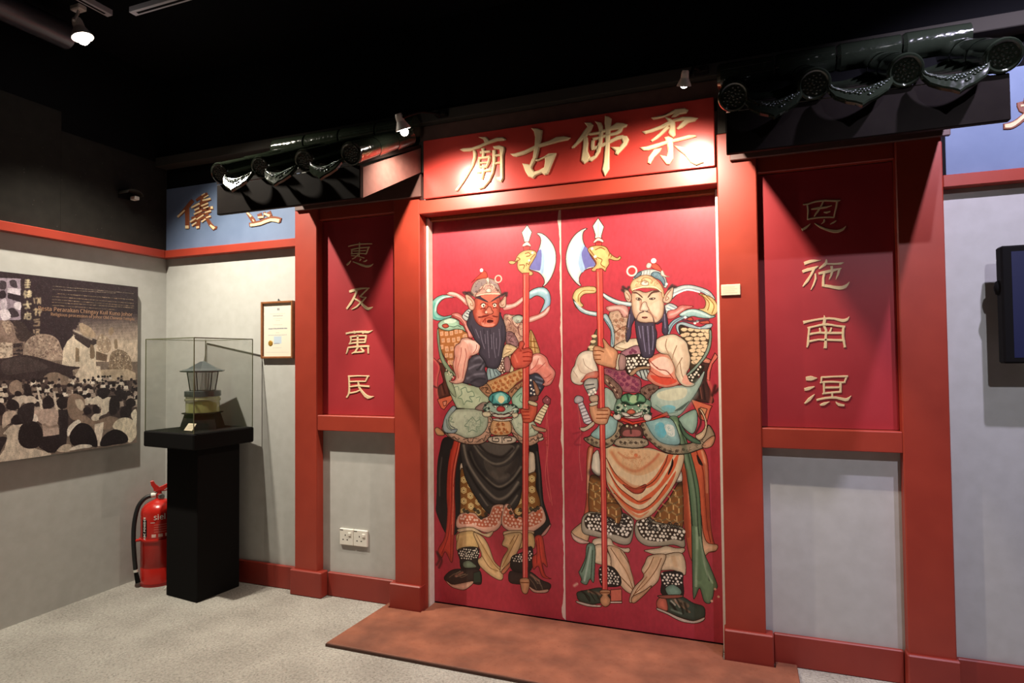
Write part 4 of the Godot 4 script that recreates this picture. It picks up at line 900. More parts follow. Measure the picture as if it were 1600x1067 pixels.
	["L", 13147248, 5, [439,1670,401,1747,364,1824]],
	["L", 13147248, 4, [521,1691,510,1651]],
	["L", 1053708, 2, [81,1865,113,1886,119,1904]],
	["L", 1053708, 2, [120,1854,152,1869,164,1892]],
	["L", 9083524, 2, [500,1896,546,1908]],
	["L", 11567200, 2, [518,1858,553,1878,581,1897]],
	["L", 1053708, 2.4, [495,1867,518,1894]],
	["L", 1053708, 2.4, [524,1846,547,1884]],
	["L", 1053708, 2.4, [559,1859,570,1899]],
	["L", 6059092, 4, [623,1621,624,1751]],
	["P", 13388354, 6952980, 1, [172,315,203,317,203,563,204,870,205,1174,207,1477,205,1854,180,1857,181,1479,179,1175,177,870,173,562]],
	["L", 15761514, 1.6, [181,331,183,562,186,870,188,1175,190,1478,188,1841]],
	["F", 14196848, 4858900, 1, [168,1854,184,1845,217,1845,215,1861,206,1868,218,1885,214,1910,195,1923,176,1915,169,1891,180,1871,171,1865]],
	["L", 8012832, 1.5, [171,1860,215,1854]],
	["F", 14195830, 5907472, 1.2, [198,654,211,659,232,686,258,702,271,723,263,760,257,791,225,788,188,778,167,769,154,743,152,706,160,687,181,688,205,696]],
	["L", 8010264, 1.4, [157,709,184,709,205,717]],
	["L", 8010264, 1.4, [157,730,189,730]],
	["L", 8010264, 1.4, [162,751,189,751]],
	["L", 15774860, 2, [216,701,242,744]],
	["F", 14327416, 5907472, 1.2, [134,971,167,965,172,986,217,980,233,1000,222,1032,211,1058,179,1062,152,1052,136,1023,130,992]],
	["L", 8010264, 1.4, [169,994,220,995]],
	["L", 8010264, 1.4, [166,1015,222,1013]],
	["L", 8010264, 1.4, [163,1033,216,1032]],
	["F", 15720648, 3811868, 1, [131,963,167,954,169,967,137,976]],
]
const ART_PANEL := [
	["P", 2891814, -1, 1, [517,-77,1486,-248,1491,382,523,378]],
	["P", 2891814, -1, 1, [1172,161,1489,125,1491,399,1175,396]],
	["P", 4470585, -1, 1, [1166,176,1489,141,1491,399,1168,396]],
	["P", 5588807, -1, 1, [1160,190,1489,156,1491,399,1162,396]],
	["P", 6641235, -1, 1, [1153,205,1490,172,1491,399,1155,396]],
	["P", 7628127, -1, 1, [1147,219,1490,187,1491,399,1149,396]],
	["P", 8548970, -1, 1, [1141,233,1490,203,1491,399,1142,396]],
	["P", 9469813, -1, 1, [1135,248,1490,218,1491,399,1136,396]],
	["P", 10324863, -1, 1, [1128,262,1490,234,1491,399,1130,396]],
	["P", 11179913, -1, 1, [1122,276,1490,249,1491,399,1123,396]],
	["P", 11969427, -1, 1, [1116,290,1490,265,1491,399,1117,396]],
	["P", 12758941, -1, 1, [1110,304,1490,280,1491,399,1111,396]],
	["P", 13548198, -1, 1, [1104,318,1491,296,1491,399,1105,396]],
	["F", 9073770, -1, 1, [796,227,840,208,866,224,893,265,917,308,910,377,790,385]],
	["F", 11573898, -1, 1, [825,226,851,216,863,250,848,275]],
	["F", 3812910, -1, 1, [870,207,912,222,933,255,953,272,913,304,886,291,874,249]],
	["F", 10521212, -1, 1, [910,334,933,290,973,269,1023,270,1057,291,1075,332,1084,386,910,385]],
	["B", 13153442, 7, [918,334,937,294,973,276,1023,276,1053,296,1071,332,1075,377,922,377]],
	["B", 6968912, 5, [918,334,937,294,973,276,1023,276,1053,296,1071,332,1075,377,922,377]],
	["P", 13351078, -1, 1, [797,310,867,309,868,377,797,377]],
	["P", 2892326, -1, 1, [869,315,909,308,910,368,870,364]],
	["L", 9074284, 2, [869,334,910,332]],
	["L", 9074284, 2, [869,351,910,351]],
	["B", 12100756, 6, [1159,209,1192,217,1220,235,1240,272,1192,274,1164,251]],
	["P", 13943984, -1, 1, [1101,299,1132,266,1240,301,1242,445,1076,441,1084,332]],
	["P", 3812910, -1, 1, [1127,248,1240,287,1265,296,1245,306,1202,330,1137,285]],
	["L", 14207156, 3, [1132,245,1221,287]],
	["P", 9074272, -1, 1, [1140,326,1158,333,1159,396,1140,396]],
	["F", 8021588, -1, 1, [1212,316,1228,320,1234,373,1212,378]],
	["P", 6968904, -1, 1, [1241,344,1300,363,1295,397,1241,387]],
	["F", 11047548, -1, 1, [1159,209,1192,217,1220,235,1240,272,1192,274,1164,251]],
	["F", 10521206, -1, 1, [1245,282,1269,257,1304,280,1320,314,1305,349,1265,349,1245,320]],
	["F", 10126446, -1, 1, [1304,236,1324,221,1332,245,1314,265]],
	["F", 9402980, -1, 1, [1335,289,1350,284,1353,328,1338,329]],
	["F", 8219224, -1, 1, [1310,388,1325,348,1366,336,1409,358,1431,404,1426,499,1311,495]],
	["B", 6179906, 5, [1310,388,1325,348,1366,336,1409,358,1431,404,1426,499,1311,495]],
	["B", 13153952, 4, [1310,388,1325,348,1366,336,1409,358,1431,404,1426,499,1311,495]],
	["B", 14207156, 5, [1245,282,1269,257,1304,280,1320,314,1305,349,1265,349,1245,320]],
	["B", 8021594, 5, [796,227,840,208,866,224,893,265,909,308,902,377,790,385]],
	["P", 10128024, -1, 1, [519,52,896,22,898,207,522,238]],
	["P", 13945042, -1, 1, [845,69,896,68,897,98,844,90]],
	["P", 2760744, -1, 1, [846,90,897,98,897,128,846,115]],
	["F", 3813432, -1, 1, [815,42,838,44,838,74,816,76]],
	["F", 3813432, -1, 1, [853,38,875,31,883,65,857,59]],
	["F", 2760744, -1, 1, [816,88,834,82,838,111,816,118]],
	["F", 14734556, -1, 1, [873,134,897,128,897,162,873,155]],
	["F", 3813432, -1, 1, [847,166,869,156,893,188,862,199,843,191]],
	["F", 13286600, -1, 1, [816,134,838,116,843,158,824,167]],
	["F", 14734556, -1, 1, [817,172,847,166,858,199,828,213]],
	["F", 2760744, -1, 1, [779,63,801,52,805,102,776,113]],
	["F", 14734556, -1, 1, [745,140,784,125,788,186,742,198]],
	["X", 11048068, [1033, 41, 1439, 37]],
	["X", 11048068, [1033, 56, 1338, 44]],
	["X", 11572344, [1055, 74, 1439, 70]],
	["X", 11572344, [1032, 90, 1439, 89]],
	["X", 11572344, [1032, 104, 1439, 103]],
	["X", 11572344, [1032, 117, 1439, 113]],
	["X", 11572344, [1032, 131, 1339, 130]],
	["L", 15259824, 2.2, [918,26,934,25]],
	["L", 15259824, 2.2, [916,37,938,33]],
	["L", 15259824, 2.2, [926,25,926,60]],
	["L", 15259824, 2.2, [915,48,937,44]],
	["L", 15259824, 2.2, [917,59,935,56]],
	["L", 15259824, 2.4, [916,76,911,92,916,89,916,105]],
	["L", 15259824, 2.2, [923,80,939,76,937,87,925,90,925,98,942,93]],
	["L", 15259824, 2.2, [930,73,929,105]],
	["L", 15259824, 2.2, [935,72,936,103]],
	["L", 15259824, 2.4, [910,138,942,131]],
	["L", 15259824, 2.4, [925,122,926,147,916,154]],
	["L", 15259824, 2.4, [925,136,935,153]],
	["L", 15259824, 2.2, [926,171,928,177]],
	["L", 15259824, 2.2, [917,180,942,176]],
	["L", 15259824, 2.2, [918,180,913,202]],
	["L", 15259824, 2.2, [924,188,939,186,938,199,925,200,924,188]],
	["L", 14205082, 2, [952,106,956,129]],
	["L", 14205082, 2, [961,105,970,104,967,129]],
	["L", 14205082, 2, [979,101,980,130]],
	["L", 14205082, 2, [973,108,975,126]],
	["L", 14205082, 2, [952,158,966,155,958,175]],
	["L", 14205082, 2, [960,151,961,184]],
	["L", 14205082, 2, [970,155,982,154,981,167,970,169]],
	["L", 14205082, 2, [976,150,977,185]],
	["L", 12099712, 2, [954,204,978,198]],
	["L", 12099712, 2, [958,213,976,210,973,223]],
	["L", 12099712, 2, [954,230,979,227]],
	["L", 13152400, 2, [953,250,956,265]],
	["L", 13152400, 2, [963,248,976,247,973,256,964,258]],
	["L", 13152400, 2, [967,258,962,272]],
	["L", 13152400, 2, [971,257,978,269]],
	["F", 3483947, -1, 1, [655,387,819,381,909,364,985,379,1087,412,1170,424,1162,437,1129,437,1129,478,1087,460,1026,448,996,479,910,475,821,477,657,480]],
	["F", 4602426, -1, 1, [828,391,905,373,971,389,1015,426,910,445,838,448]],
	["P", 10521724, -1, 1, [1129,434,1170,427,1140,451]],
	["P", 13680556, -1, 1, [1169,413,1263,420,1269,500,1157,501,1140,462]],
	["P", 12100750, -1, 1, [1263,437,1409,437,1454,459,1454,501,1269,494]],
	["P", 4865082, -1, 1, [476,464,1016,479,1130,500,1461,495,1463,737,478,633]],
	["F", 9074280, -1, 1, [996,473,1016,450,1056,446,1092,466,1130,497,1077,506,1021,490]],
	["F", 2892324, -1, 1, [953,477,1001,473,1021,495,967,493]],
	["G"],
	["F", 13152930, -1, 1, [835,621,862,609,884,616,880,645,849,672,832,680]],
	["F", 10126454, -1, 1, [860,489,887,475,906,496,906,541,874,539,856,518]],
	["F", 13680560, -1, 1, [870,554,911,544,958,555,968,581,935,589,911,577,898,602,875,575]],
	["F", 2366238, -1, 1, [879,530,892,523,906,534,904,546,881,547]],
	["F", 2366238, -1, 1, [918,496,939,500,946,539,930,550,917,537]],
	["P", 14207160, -1, 1, [970,527,980,530,995,612,985,611]],
	["P", 14207160, -1, 1, [1039,533,1049,536,1058,612,1047,608]],
	["F", 2366238, -1, 1, [848,568,870,559,893,576,896,601,871,609,848,598]],
	["F", 2366238, -1, 1, [995,573,1012,558,1037,565,1042,597,1022,617,998,610]],
	["F", 12099732, -1, 1, [952,642,964,617,1007,613,1048,619,1066,642,1061,684,1069,738,1029,744,999,735,994,688,974,665]],
	["F", 14733508, -1, 1, [951,645,964,633,976,655,969,669,952,665]],
	["L", 8021596, 3, [1003,683,1023,699,1058,694]],
	["F", 2366238, -1, 1, [1057,577,1080,560,1104,580,1102,612,1078,621,1060,604]],
	["P", 2760996, -1, 1, [1063,620,1110,624,1110,700,1101,796,1070,792,1069,696]],
	["F", 9073766, -1, 1, [1104,591,1120,554,1152,553,1185,580,1185,636,1158,672,1131,675,1110,646]],
	["F", 12890784, -1, 1, [1141,583,1168,579,1185,608,1174,635,1152,616]],
	["F", 2366238, -1, 1, [1180,630,1199,617,1219,633,1216,652,1191,656]],
	["F", 2366238, -1, 1, [1226,625,1241,611,1260,628,1256,653,1233,651]],
	["F", 14207672, -1, 1, [1196,597,1253,567,1276,586,1311,577,1324,618,1300,657,1265,671,1248,698,1219,678,1236,657,1265,654,1265,614,1219,605]],
	["F", 2366238, -1, 1, [1247,544,1264,531,1299,530,1317,548,1294,576,1258,573]],
	["F", 2366238, -1, 1, [1315,589,1336,572,1360,586,1367,633,1342,669,1315,664,1309,629]],
	["F", 2366238, -1, 1, [1335,555,1372,539,1410,571,1398,600,1360,580]],
	["F", 2366238, -1, 1, [1398,606,1429,590,1455,610,1449,634,1411,640]],
	["F", 2366238, -1, 1, [1370,651,1392,629,1430,641,1430,674,1405,695,1373,684]],
	["F", 9073766, -1, 1, [1131,669,1186,658,1236,691,1312,675,1367,698,1325,734,1277,740,1220,723]],
	["F", 14207668, -1, 1, [1331,735,1355,697,1405,690,1450,718,1463,773,1450,808,1418,822,1399,778]],
	["F", 14734528, -1, 1, [1430,674,1459,652,1460,737,1443,711]],
	["P", 14207160, -1, 1, [1237,708,1283,701,1280,741,1266,819,1252,817,1237,770]],
	["F", 14997706, -1, 1, [1105,721,1121,696,1153,677,1169,690,1137,719,1116,749,1106,748]],
	["F", 1971737, -1, 1, [1116,755,1132,719,1164,695,1203,704,1231,735,1249,782,1249,822,1198,804,1133,798]],
	["F", 1971737, -1, 1, [1269,791,1295,760,1337,744,1380,758,1412,791,1406,820,1338,823,1272,822]],
	["F", 13680558, -1, 1, [816,821,841,771,850,717,836,706,867,674,903,663,922,700,913,745,961,787,1029,818,1010,841,869,829]],
	["F", 1971737, -1, 1, [895,717,903,683,936,661,974,675,996,714,994,755,975,784,937,786,909,770,895,743]],
	["F", 1971737, -1, 1, [867,644,885,628,908,638,912,669,885,674,867,664]],
	["F", 2760996, -1, 1, [889,621,912,587,954,580,959,612,950,668,912,669]],
	["P", 2300445, -1, 1, [994,740,1069,738,1075,793,1050,821,1020,817,980,785]],
	["F", 13153956, -1, 1, [1060,812,1090,789,1122,794,1122,821,1091,824]],
	["F", 14997706, -1, 1, [1122,810,1165,799,1215,806,1221,818,1165,819,1125,821]],
	["F", 2760996, -1, 1, [798,725,823,719,850,727,833,769,807,815]],
	["F", 2366238, -1, 1, [804,579,826,571,842,597,831,626,805,619]],
	["F", 13680558, -1, 1, [700,798,715,734,739,699,780,704,806,746,812,820]],
	["F", 1971737, -1, 1, [722,687,730,650,759,634,784,661,785,699,760,721]],
	["F", 12627614, -1, 1, [585,780,599,700,628,667,667,690,683,748,684,800]],
	["F", 1971737, -1, 1, [598,655,609,620,635,613,659,643,651,675,625,685]],
]

const WALL := -0.055      # face of the back wall
const LEFT := -3.24       # face of the left wall
var used := {}
var M := {}

# ------------------------------------------------------------------ light set-up
func _ready() -> void:
	var cam := Camera3D.new()
	cam.name = "camera"
	cam.position = Vector3(0.0696, 1.26, 2.7073)
	cam.rotation_order = EULER_ORDER_YXZ
	cam.rotation = Vector3(0.02754, 0.36012, -0.00971)
	cam.fov = rad_to_deg(2.0 * atan(533.5 / 955.2))
	cam.near = 0.05
	cam.far = 60.0
	add_child(cam)
	cam.current = true
	var env := Environment.new()
	env.background_mode = Environment.BG_COLOR
	env.background_color = Color(0, 0, 0)
	env.tonemap_mode = Environment.TONE_MAPPER_LINEAR
	env.tonemap_exposure = 1.25
	env.sdfgi_enabled = true
	env.ssao_enabled = true
	env.ssil_enabled = true
	var we := WorldEnvironment.new()
	we.name = "environment"
	we.environment = env
	add_child(we)
	make_materials()
	# the five spotlights of the room: lamp position, aim, energy, half cone, colour
	spotlight(Vector3(-2.75, 2.76, 0.80), Vector3(-1.95, 0.0, 0.38), 6.2, 60.0, 1.0, Color(1.0, 0.965, 0.89), "white ceiling spotlight above the photograph panel and display case", Vector3(-2.78, 2.90, 0.80), 1.0)
	spotlight(Vector3(-1.29, 2.26, 0.41), Vector3(-1.12, 1.20, -0.10), 1.6, 70.0, 0.95, Color(1.0, 0.93, 0.85), "lit spotlight on a short arm beside the left end of the gilt signboard", Vector3(-1.29, 2.46, 0.05), 0.75)
	spotlight(Vector3(-0.11, 2.24, 0.44), Vector3(-0.30, 1.20, -0.10), 1.6, 70.0, 0.95, Color(1.0, 0.93, 0.85), "spotlight on a short arm beside the right end of the gilt signboard", Vector3(-0.07, 2.46, 0.05), 0.58, -0.004)
	spotlight(Vector3(1.09, 2.80, 0.95), Vector3(1.15, 1.20, 0.0), 2.5, 54.0, 0.5, Color(0.91, 0.88, 1.0), "ceiling spotlight aimed at the wall with the television", Vector3(1.09, 2.96, 0.95), 1.0)
	spotlight(Vector3(1.06, 2.80, 2.35), Vector3(0.62, 0.70, 0.0), 2.5, 26.0, 1.0, Color(0.95, 0.95, 1.0), "ceiling spotlight far out from the gateway aimed at the doors", Vector3(1.06, 2.96, 2.35), 1.0)
	build_room()
	build_gateway()
	build_doors()
	build_signboard()
	build_couplets()
	canopy(-2.207, -1.420, "dark green glazed tile canopy above the four character couplet board beside the sockets", [-2.161, -1.925, -1.684, -1.446])
	canopy(0.032, 0.815, "dark green glazed tile canopy above the couplet board next to the television wall", [0.058, 0.299, 0.549, 0.793])
	build_headers()
	build_poster()
	build_pedestal()
	build_extinguisher()
	build_certificate()
	build_sockets()
	build_mat()
	build_television()
	build_ceiling_things()
	build_small_things()

# ------------------------------------------------------------------ helpers
func numbered(called: String) -> String:
	if not used.has(called):
		used[called] = 0
		return called
	used[called] += 1
	return "%s_%03d" % [called, used[called]]

func thing(called: String, label: String, category: String, at := Vector3.ZERO, turn := 0.0, group := "") -> Node3D:
	var o := Node3D.new()
	o.name = numbered(called)
	add_child(o)
	o.position = at
	o.rotation.y = turn
	tag(o, label, category, group)
	return o

func tag(o: Node, label: String, category := "", group := "") -> void:
	o.set_meta("label", label)
	if category != "":
		o.set_meta("category", category)
	if group != "":
		o.set_meta("group", group)

func put(called: String, mesh: Mesh, m: Material, parent: Node = null, at := Vector3.ZERO) -> MeshInstance3D:
	var o := MeshInstance3D.new()
	o.name = numbered(called) if parent == null else called
	o.mesh = mesh
	o.material_override = m
	o.position = at
	if parent == null:
		add_child(o)
	else:
		parent.add_child(o, true)
	return o

func struct(called: String, mesh: Mesh, m: Material, label := "", category := "") -> MeshInstance3D:
	var o := put(called, mesh, m)
	o.set_meta("kind", "structure")
	if label != "":
		tag(o, label, category)
	return o

func st() -> SurfaceTool:
	var s := SurfaceTool.new()
	s.begin(Mesh.PRIMITIVE_TRIANGLES)
	s.set_smooth_group(-1)
	return s

func done(s: SurfaceTool) -> ArrayMesh:
	s.generate_normals()
	return s.commit()

func tri(s: SurfaceTool, a: Vector3, b: Vector3, c: Vector3) -> void:   # counter-clockwise seen from outside
	s.add_vertex(a); s.add_vertex(c); s.add_vertex(b)

func quad(s: SurfaceTool, a: Vector3, b: Vector3, c: Vector3, d: Vector3) -> void:
	tri(s, a, b, c)
	tri(s, a, c, d)

func face_out(s: SurfaceTool, p: Array, mid: Vector3) -> void:
	var n: Vector3 = (p[1] - p[0]).cross(p[2] - p[0])
	var c := Vector3.ZERO
	for q in p:
		c += q / p.size()
	if n.dot(c - mid) < 0.0:
		p = p.duplicate()
		p.reverse()
	for k in range(1, p.size() - 1):
		tri(s, p[0], p[k], p[k + 1])

func add_box(s: SurfaceTool, lo: Vector3, hi: Vector3, c := 0.0) -> void:
	var mid := (lo + hi) / 2.0
	var h := (hi - lo) / 2.0
	c = minf(c, minf(h.x, minf(h.y, h.z)) * 0.9)
	var corner := func(sx: float, sy: float, sz: float, axis: int) -> Vector3:
		var v := Vector3(sx * (h.x - c), sy * (h.y - c), sz * (h.z - c))
		if axis == 0: v.x = sx * h.x
		elif axis == 1: v.y = sy * h.y
		else: v.z = sz * h.z
		return mid + v
	for d in [-1.0, 1.0]:
		face_out(s, [corner.call(d, -1, -1, 0), corner.call(d, 1, -1, 0), corner.call(d, 1, 1, 0), corner.call(d, -1, 1, 0)], mid)
		face_out(s, [corner.call(-1, d, -1, 1), corner.call(1, d, -1, 1), corner.call(1, d, 1, 1), corner.call(-1, d, 1, 1)], mid)
		face_out(s, [corner.call(-1, -1, d, 2), corner.call(1, -1, d, 2), corner.call(1, 1, d, 2), corner.call(-1, 1, d, 2)], mid)
	if c <= 0.0:
		return
	for a in [-1.0, 1.0]:
		for b in [-1.0, 1.0]:
			face_out(s, [corner.call(-1, a, b, 1), corner.call(1, a, b, 1), corner.call(1, a, b, 2), corner.call(-1, a, b, 2)], mid)
			face_out(s, [corner.call(a, -1, b, 0), corner.call(a, 1, b, 0), corner.call(a, 1, b, 2), corner.call(a, -1, b, 2)], mid)
			face_out(s, [corner.call(a, b, -1, 0), corner.call(a, b, 1, 0), corner.call(a, b, 1, 1), corner.call(a, b, -1, 1)], mid)
			for e in [-1.0, 1.0]:
				face_out(s, [corner.call(a, b, e, 0), corner.call(a, b, e, 1), corner.call(a, b, e, 2)], mid)

func box(lo: Vector3, hi: Vector3, c := 0.0) -> ArrayMesh:
	var s := st()
	add_box(s, lo, hi, c)
	return done(s)

func box_at(x0: float, x1: float, y0: float, y1: float, z0: float, z1: float, c := 0.002) -> ArrayMesh:
	return box(Vector3(x0, y0, z0), Vector3(x1, y1, z1), c)

# polygon in x, y pushed out from z0 to z1, its front edge chamfered by c; basis turns the result
func add_prism(s: SurfaceTool, poly: PackedVector2Array, z0: float, z1: float, c := 0.0, t := Transform3D.IDENTITY) -> void:
	var p := poly.duplicate()
	if Geometry2D.is_polygon_clockwise(p) == true:
		p.reverse()
	# make it counter-clockwise with y up
	var area := 0.0
	for i in p.size():
		var j := (i + 1) % p.size()
		area += p[i].x * p[j].y - p[j].x * p[i].y
	if area < 0.0:
		p.reverse()
	var n := p.size()
	var q := p.duplicate()
	if c > 0.0:
		for i in n:
			var a := (p[i] - p[(i + n - 1) % n]).normalized()
			var b := (p[(i + 1) % n] - p[i]).normalized()
			var nn := (Vector2(-a.y, a.x) + Vector2(-b.y, b.x))
			if nn.length() > 0.05:
				q[i] = p[i] + nn.normalized() * c * minf(1.6, 1.0 / maxf(0.4, nn.length() / 2.0))
	var zt := z1
	var zs := z1 - c
	for i in n:
		var j := (i + 1) % n
		quad(s, t * Vector3(p[i].x, p[i].y, z0), t * Vector3(p[j].x, p[j].y, z0), t * Vector3(p[j].x, p[j].y, zs), t * Vector3(p[i].x, p[i].y, zs))
		if c > 0.0:
			quad(s, t * Vector3(p[i].x, p[i].y, zs), t * Vector3(p[j].x, p[j].y, zs), t * Vector3(q[j].x, q[j].y, zt), t * Vector3(q[i].x, q[i].y, zt))
	var idx := Geometry2D.triangulate_polygon(p)
	for k in range(0, idx.size(), 3):
		var a := idx[k]
		var b := idx[k + 1]
		var d := idx[k + 2]
		if (p[b] - p[a]).cross(p[d] - p[a]) < 0.0:
			var e := b
			b = d
			d = e
		tri(s, t * Vector3(q[a].x, q[a].y, zt), t * Vector3(q[b].x, q[b].y, zt), t * Vector3(q[d].x, q[d].y, zt))
		tri(s, t * Vector3(p[a].x, p[a].y, z0), t * Vector3(p[d].x, p[d].y, z0), t * Vector3(p[b].x, p[b].y, z0))

func prism(poly: PackedVector2Array, z0: float, z1: float, c := 0.0, t := Transform3D.IDENTITY) -> ArrayMesh:
	var s := st()
	add_prism(s, poly, z0, z1, c, t)
	return done(s)

# profile of (radius, height, smooth group) turned round y
func add_lathe(s: SurfaceTool, prof: Array, n: int, t := Transform3D.IDENTITY, flat := false) -> void:
	for k in prof.size() - 1:
		var a: Vector3 = prof[k]
		var b: Vector3 = prof[k + 1]
		s.set_smooth_group(-1 if flat else int(b.z))
		for i in n:
			var f := TAU * i / n
			var g := TAU * (i + 1) / n
			var p0 := t * Vector3(a.x * cos(f), a.y, a.x * sin(f))
			var p1 := t * Vector3(a.x * cos(g), a.y, a.x * sin(g))
			var p2 := t * Vector3(b.x * cos(g), b.y, b.x * sin(g))
			var p3 := t * Vector3(b.x * cos(f), b.y, b.x * sin(f))
			if a.x > 0.0:
				tri(s, p0, p2, p1)
			if b.x > 0.0:
				tri(s, p0, p3, p2)
	s.set_smooth_group(-1)

func lathe(prof: Array, n := 32, t := Transform3D.IDENTITY, flat := false) -> ArrayMesh:
	var s := st()
	add_lathe(s, prof, n, t, flat)
	return done(s)

# transform that takes y to the direction a -> b, with its origin at a
func along(a: Vector3, b: Vector3) -> Transform3D:
	var y := (b - a).normalized()
	var x := y.cross(Vector3.UP if absf(y.y) < 0.95 else Vector3.RIGHT).normalized()
	return Transform3D(Basis(x, y, x.cross(y)), a)

func add_rod(s: SurfaceTool, a: Vector3, b: Vector3, r0: float, r1: float, n := 16) -> void:
	var l := a.distance_to(b)
	add_lathe(s, [Vector3(0, 0, 1), Vector3(r0, 0, 1), Vector3(r1, l, 2), Vector3(0, l, 3)], n, along(a, b))

func rod(a: Vector3, b: Vector3, r: float, n := 16) -> ArrayMesh:
	var s := st()
	add_rod(s, a, b, r, r, n)
	return done(s)

func add_tube(s: SurfaceTool, path: PackedVector3Array, r: float, n := 12) -> void:
	var rings := []
	var up := Vector3.UP
	for i in path.size():
		var d := (path[mini(i + 1, path.size() - 1)] - path[maxi(i - 1, 0)]).normalized()
		var x := d.cross(up)
		if x.length() < 0.05:
			x = d.cross(Vector3.RIGHT)
		x = x.normalized()
		var y := x.cross(d).normalized()
		up = y
		var ring := []
		for k in n:
			var f := TAU * k / n
			ring.append(path[i] + (x * cos(f) + y * sin(f)) * r)
		rings.append(ring)
	s.set_smooth_group(1)
	for i in rings.size() - 1:
		for k in n:
			var l := (k + 1) % n
			quad(s, rings[i][k], rings[i][l], rings[i + 1][l], rings[i + 1][k])
	s.set_smooth_group(-1)
	for e in [0, rings.size() - 1]:
		face_out(s, rings[e], path[1] if e == 0 else path[path.size() - 2])

func curve(p: PackedVector3Array, sub := 6) -> PackedVector3Array:
	var out := PackedVector3Array()
	for i in p.size() - 1:
		var a := p[maxi(i - 1, 0)]
		var d := p[mini(i + 2, p.size() - 1)]
		for k in sub:
			out.append(p[i].cubic_interpolate(p[i + 1], a, d, float(k) / sub))
	out.append(p[p.size() - 1])
	return out

func textured_quad(a: Vector3, b: Vector3, c: Vector3, d: Vector3) -> ArrayMesh:   # a lower left, then counter-clockwise
	var s := SurfaceTool.new()
	s.begin(Mesh.PRIMITIVE_TRIANGLES)
	var n := (b - a).cross(d - a).normalized()
	var v := [a, c, b, a, d, c]
	var uv := [Vector2(0, 1), Vector2(1, 0), Vector2(1, 1), Vector2(0, 1), Vector2(0, 0), Vector2(1, 0)]
	for k in 6:
		s.set_normal(n)
		s.set_uv(uv[k])
		s.add_vertex(v[k])
	s.generate_tangents()
	return s.commit()

func text(called: String, words: String, size: float, m: Material, parent: Node, t: Transform3D, bold := false, depth := 0.0008) -> void:
	var f := SystemFont.new()
	f.font_names = PackedStringArray(["Droid Sans"])
	if bold:
		f.font_weight = 700
	var tm := TextMesh.new()
	tm.text = words
	tm.font = f
	tm.font_size = 32
	tm.pixel_size = size / 32.0
	tm.depth = depth
	tm.curve_step = 2.0
	var o := put(called, tm, m, parent)
	o.transform = t

# ------------------------------------------------------------------ materials
func mat(c: Color, rough := 0.6, metal := 0.0) -> StandardMaterial3D:
	var m := StandardMaterial3D.new()
	m.albedo_color = c
	m.roughness = rough
	m.metallic = metal
	return m

func noise_image(w: int, h: int, freq: float, seed_: int, octaves := 4) -> Image:
	var n := FastNoiseLite.new()
	n.seed = seed_
	n.noise_type = FastNoiseLite.TYPE_SIMPLEX_SMOOTH
	n.frequency = freq
	n.fractal_octaves = octaves
	var im := n.get_seamless_image(w, h, false, false, 0.15, true)
	im.convert(Image.FORMAT_RGBA8)
	return im

func ramp_texture(w: int, h: int, freq: float, seed_: int, c0: Color, c1: Color, octaves := 4, speck := 0.0, speck_col := Color.BLACK) -> ImageTexture:
	var im := noise_image(w, h, freq, seed_, octaves)
	var r := RandomNumberGenerator.new()
	r.seed = seed_
	for y in h:
		for x in w:
			var c := c0.lerp(c1, im.get_pixel(x, y).r)
			if speck > 0.0 and r.randf() < speck:
				c = c.lerp(speck_col, r.randf_range(0.2, 0.7))
			im.set_pixel(x, y, c)
	im.generate_mipmaps()
	return ImageTexture.create_from_image(im)

func grained(c0: Color, c1: Color, rough: float, freq: float, scale: float, seed_: int, bump := 0.0, speck := 0.0, speck_col := Color.BLACK) -> StandardMaterial3D:
	var m := mat(Color.WHITE, rough)
	m.albedo_texture = ramp_texture(256, 256, freq, seed_, c0, c1, 4, speck, speck_col)
	m.uv1_triplanar = true
	m.uv1_world_triplanar = true
	m.uv1_scale = Vector3.ONE * scale
	if bump > 0.0:
		var im := noise_image(256, 256, freq * 2.0, seed_ + 5, 3)
		im.bump_map_to_normal_map(bump)
		m.normal_enabled = true
		m.normal_texture = ImageTexture.create_from_image(im)
	return m

func rgb(r: int, g: int, b: int) -> Color:
	return Color8(r, g, b)

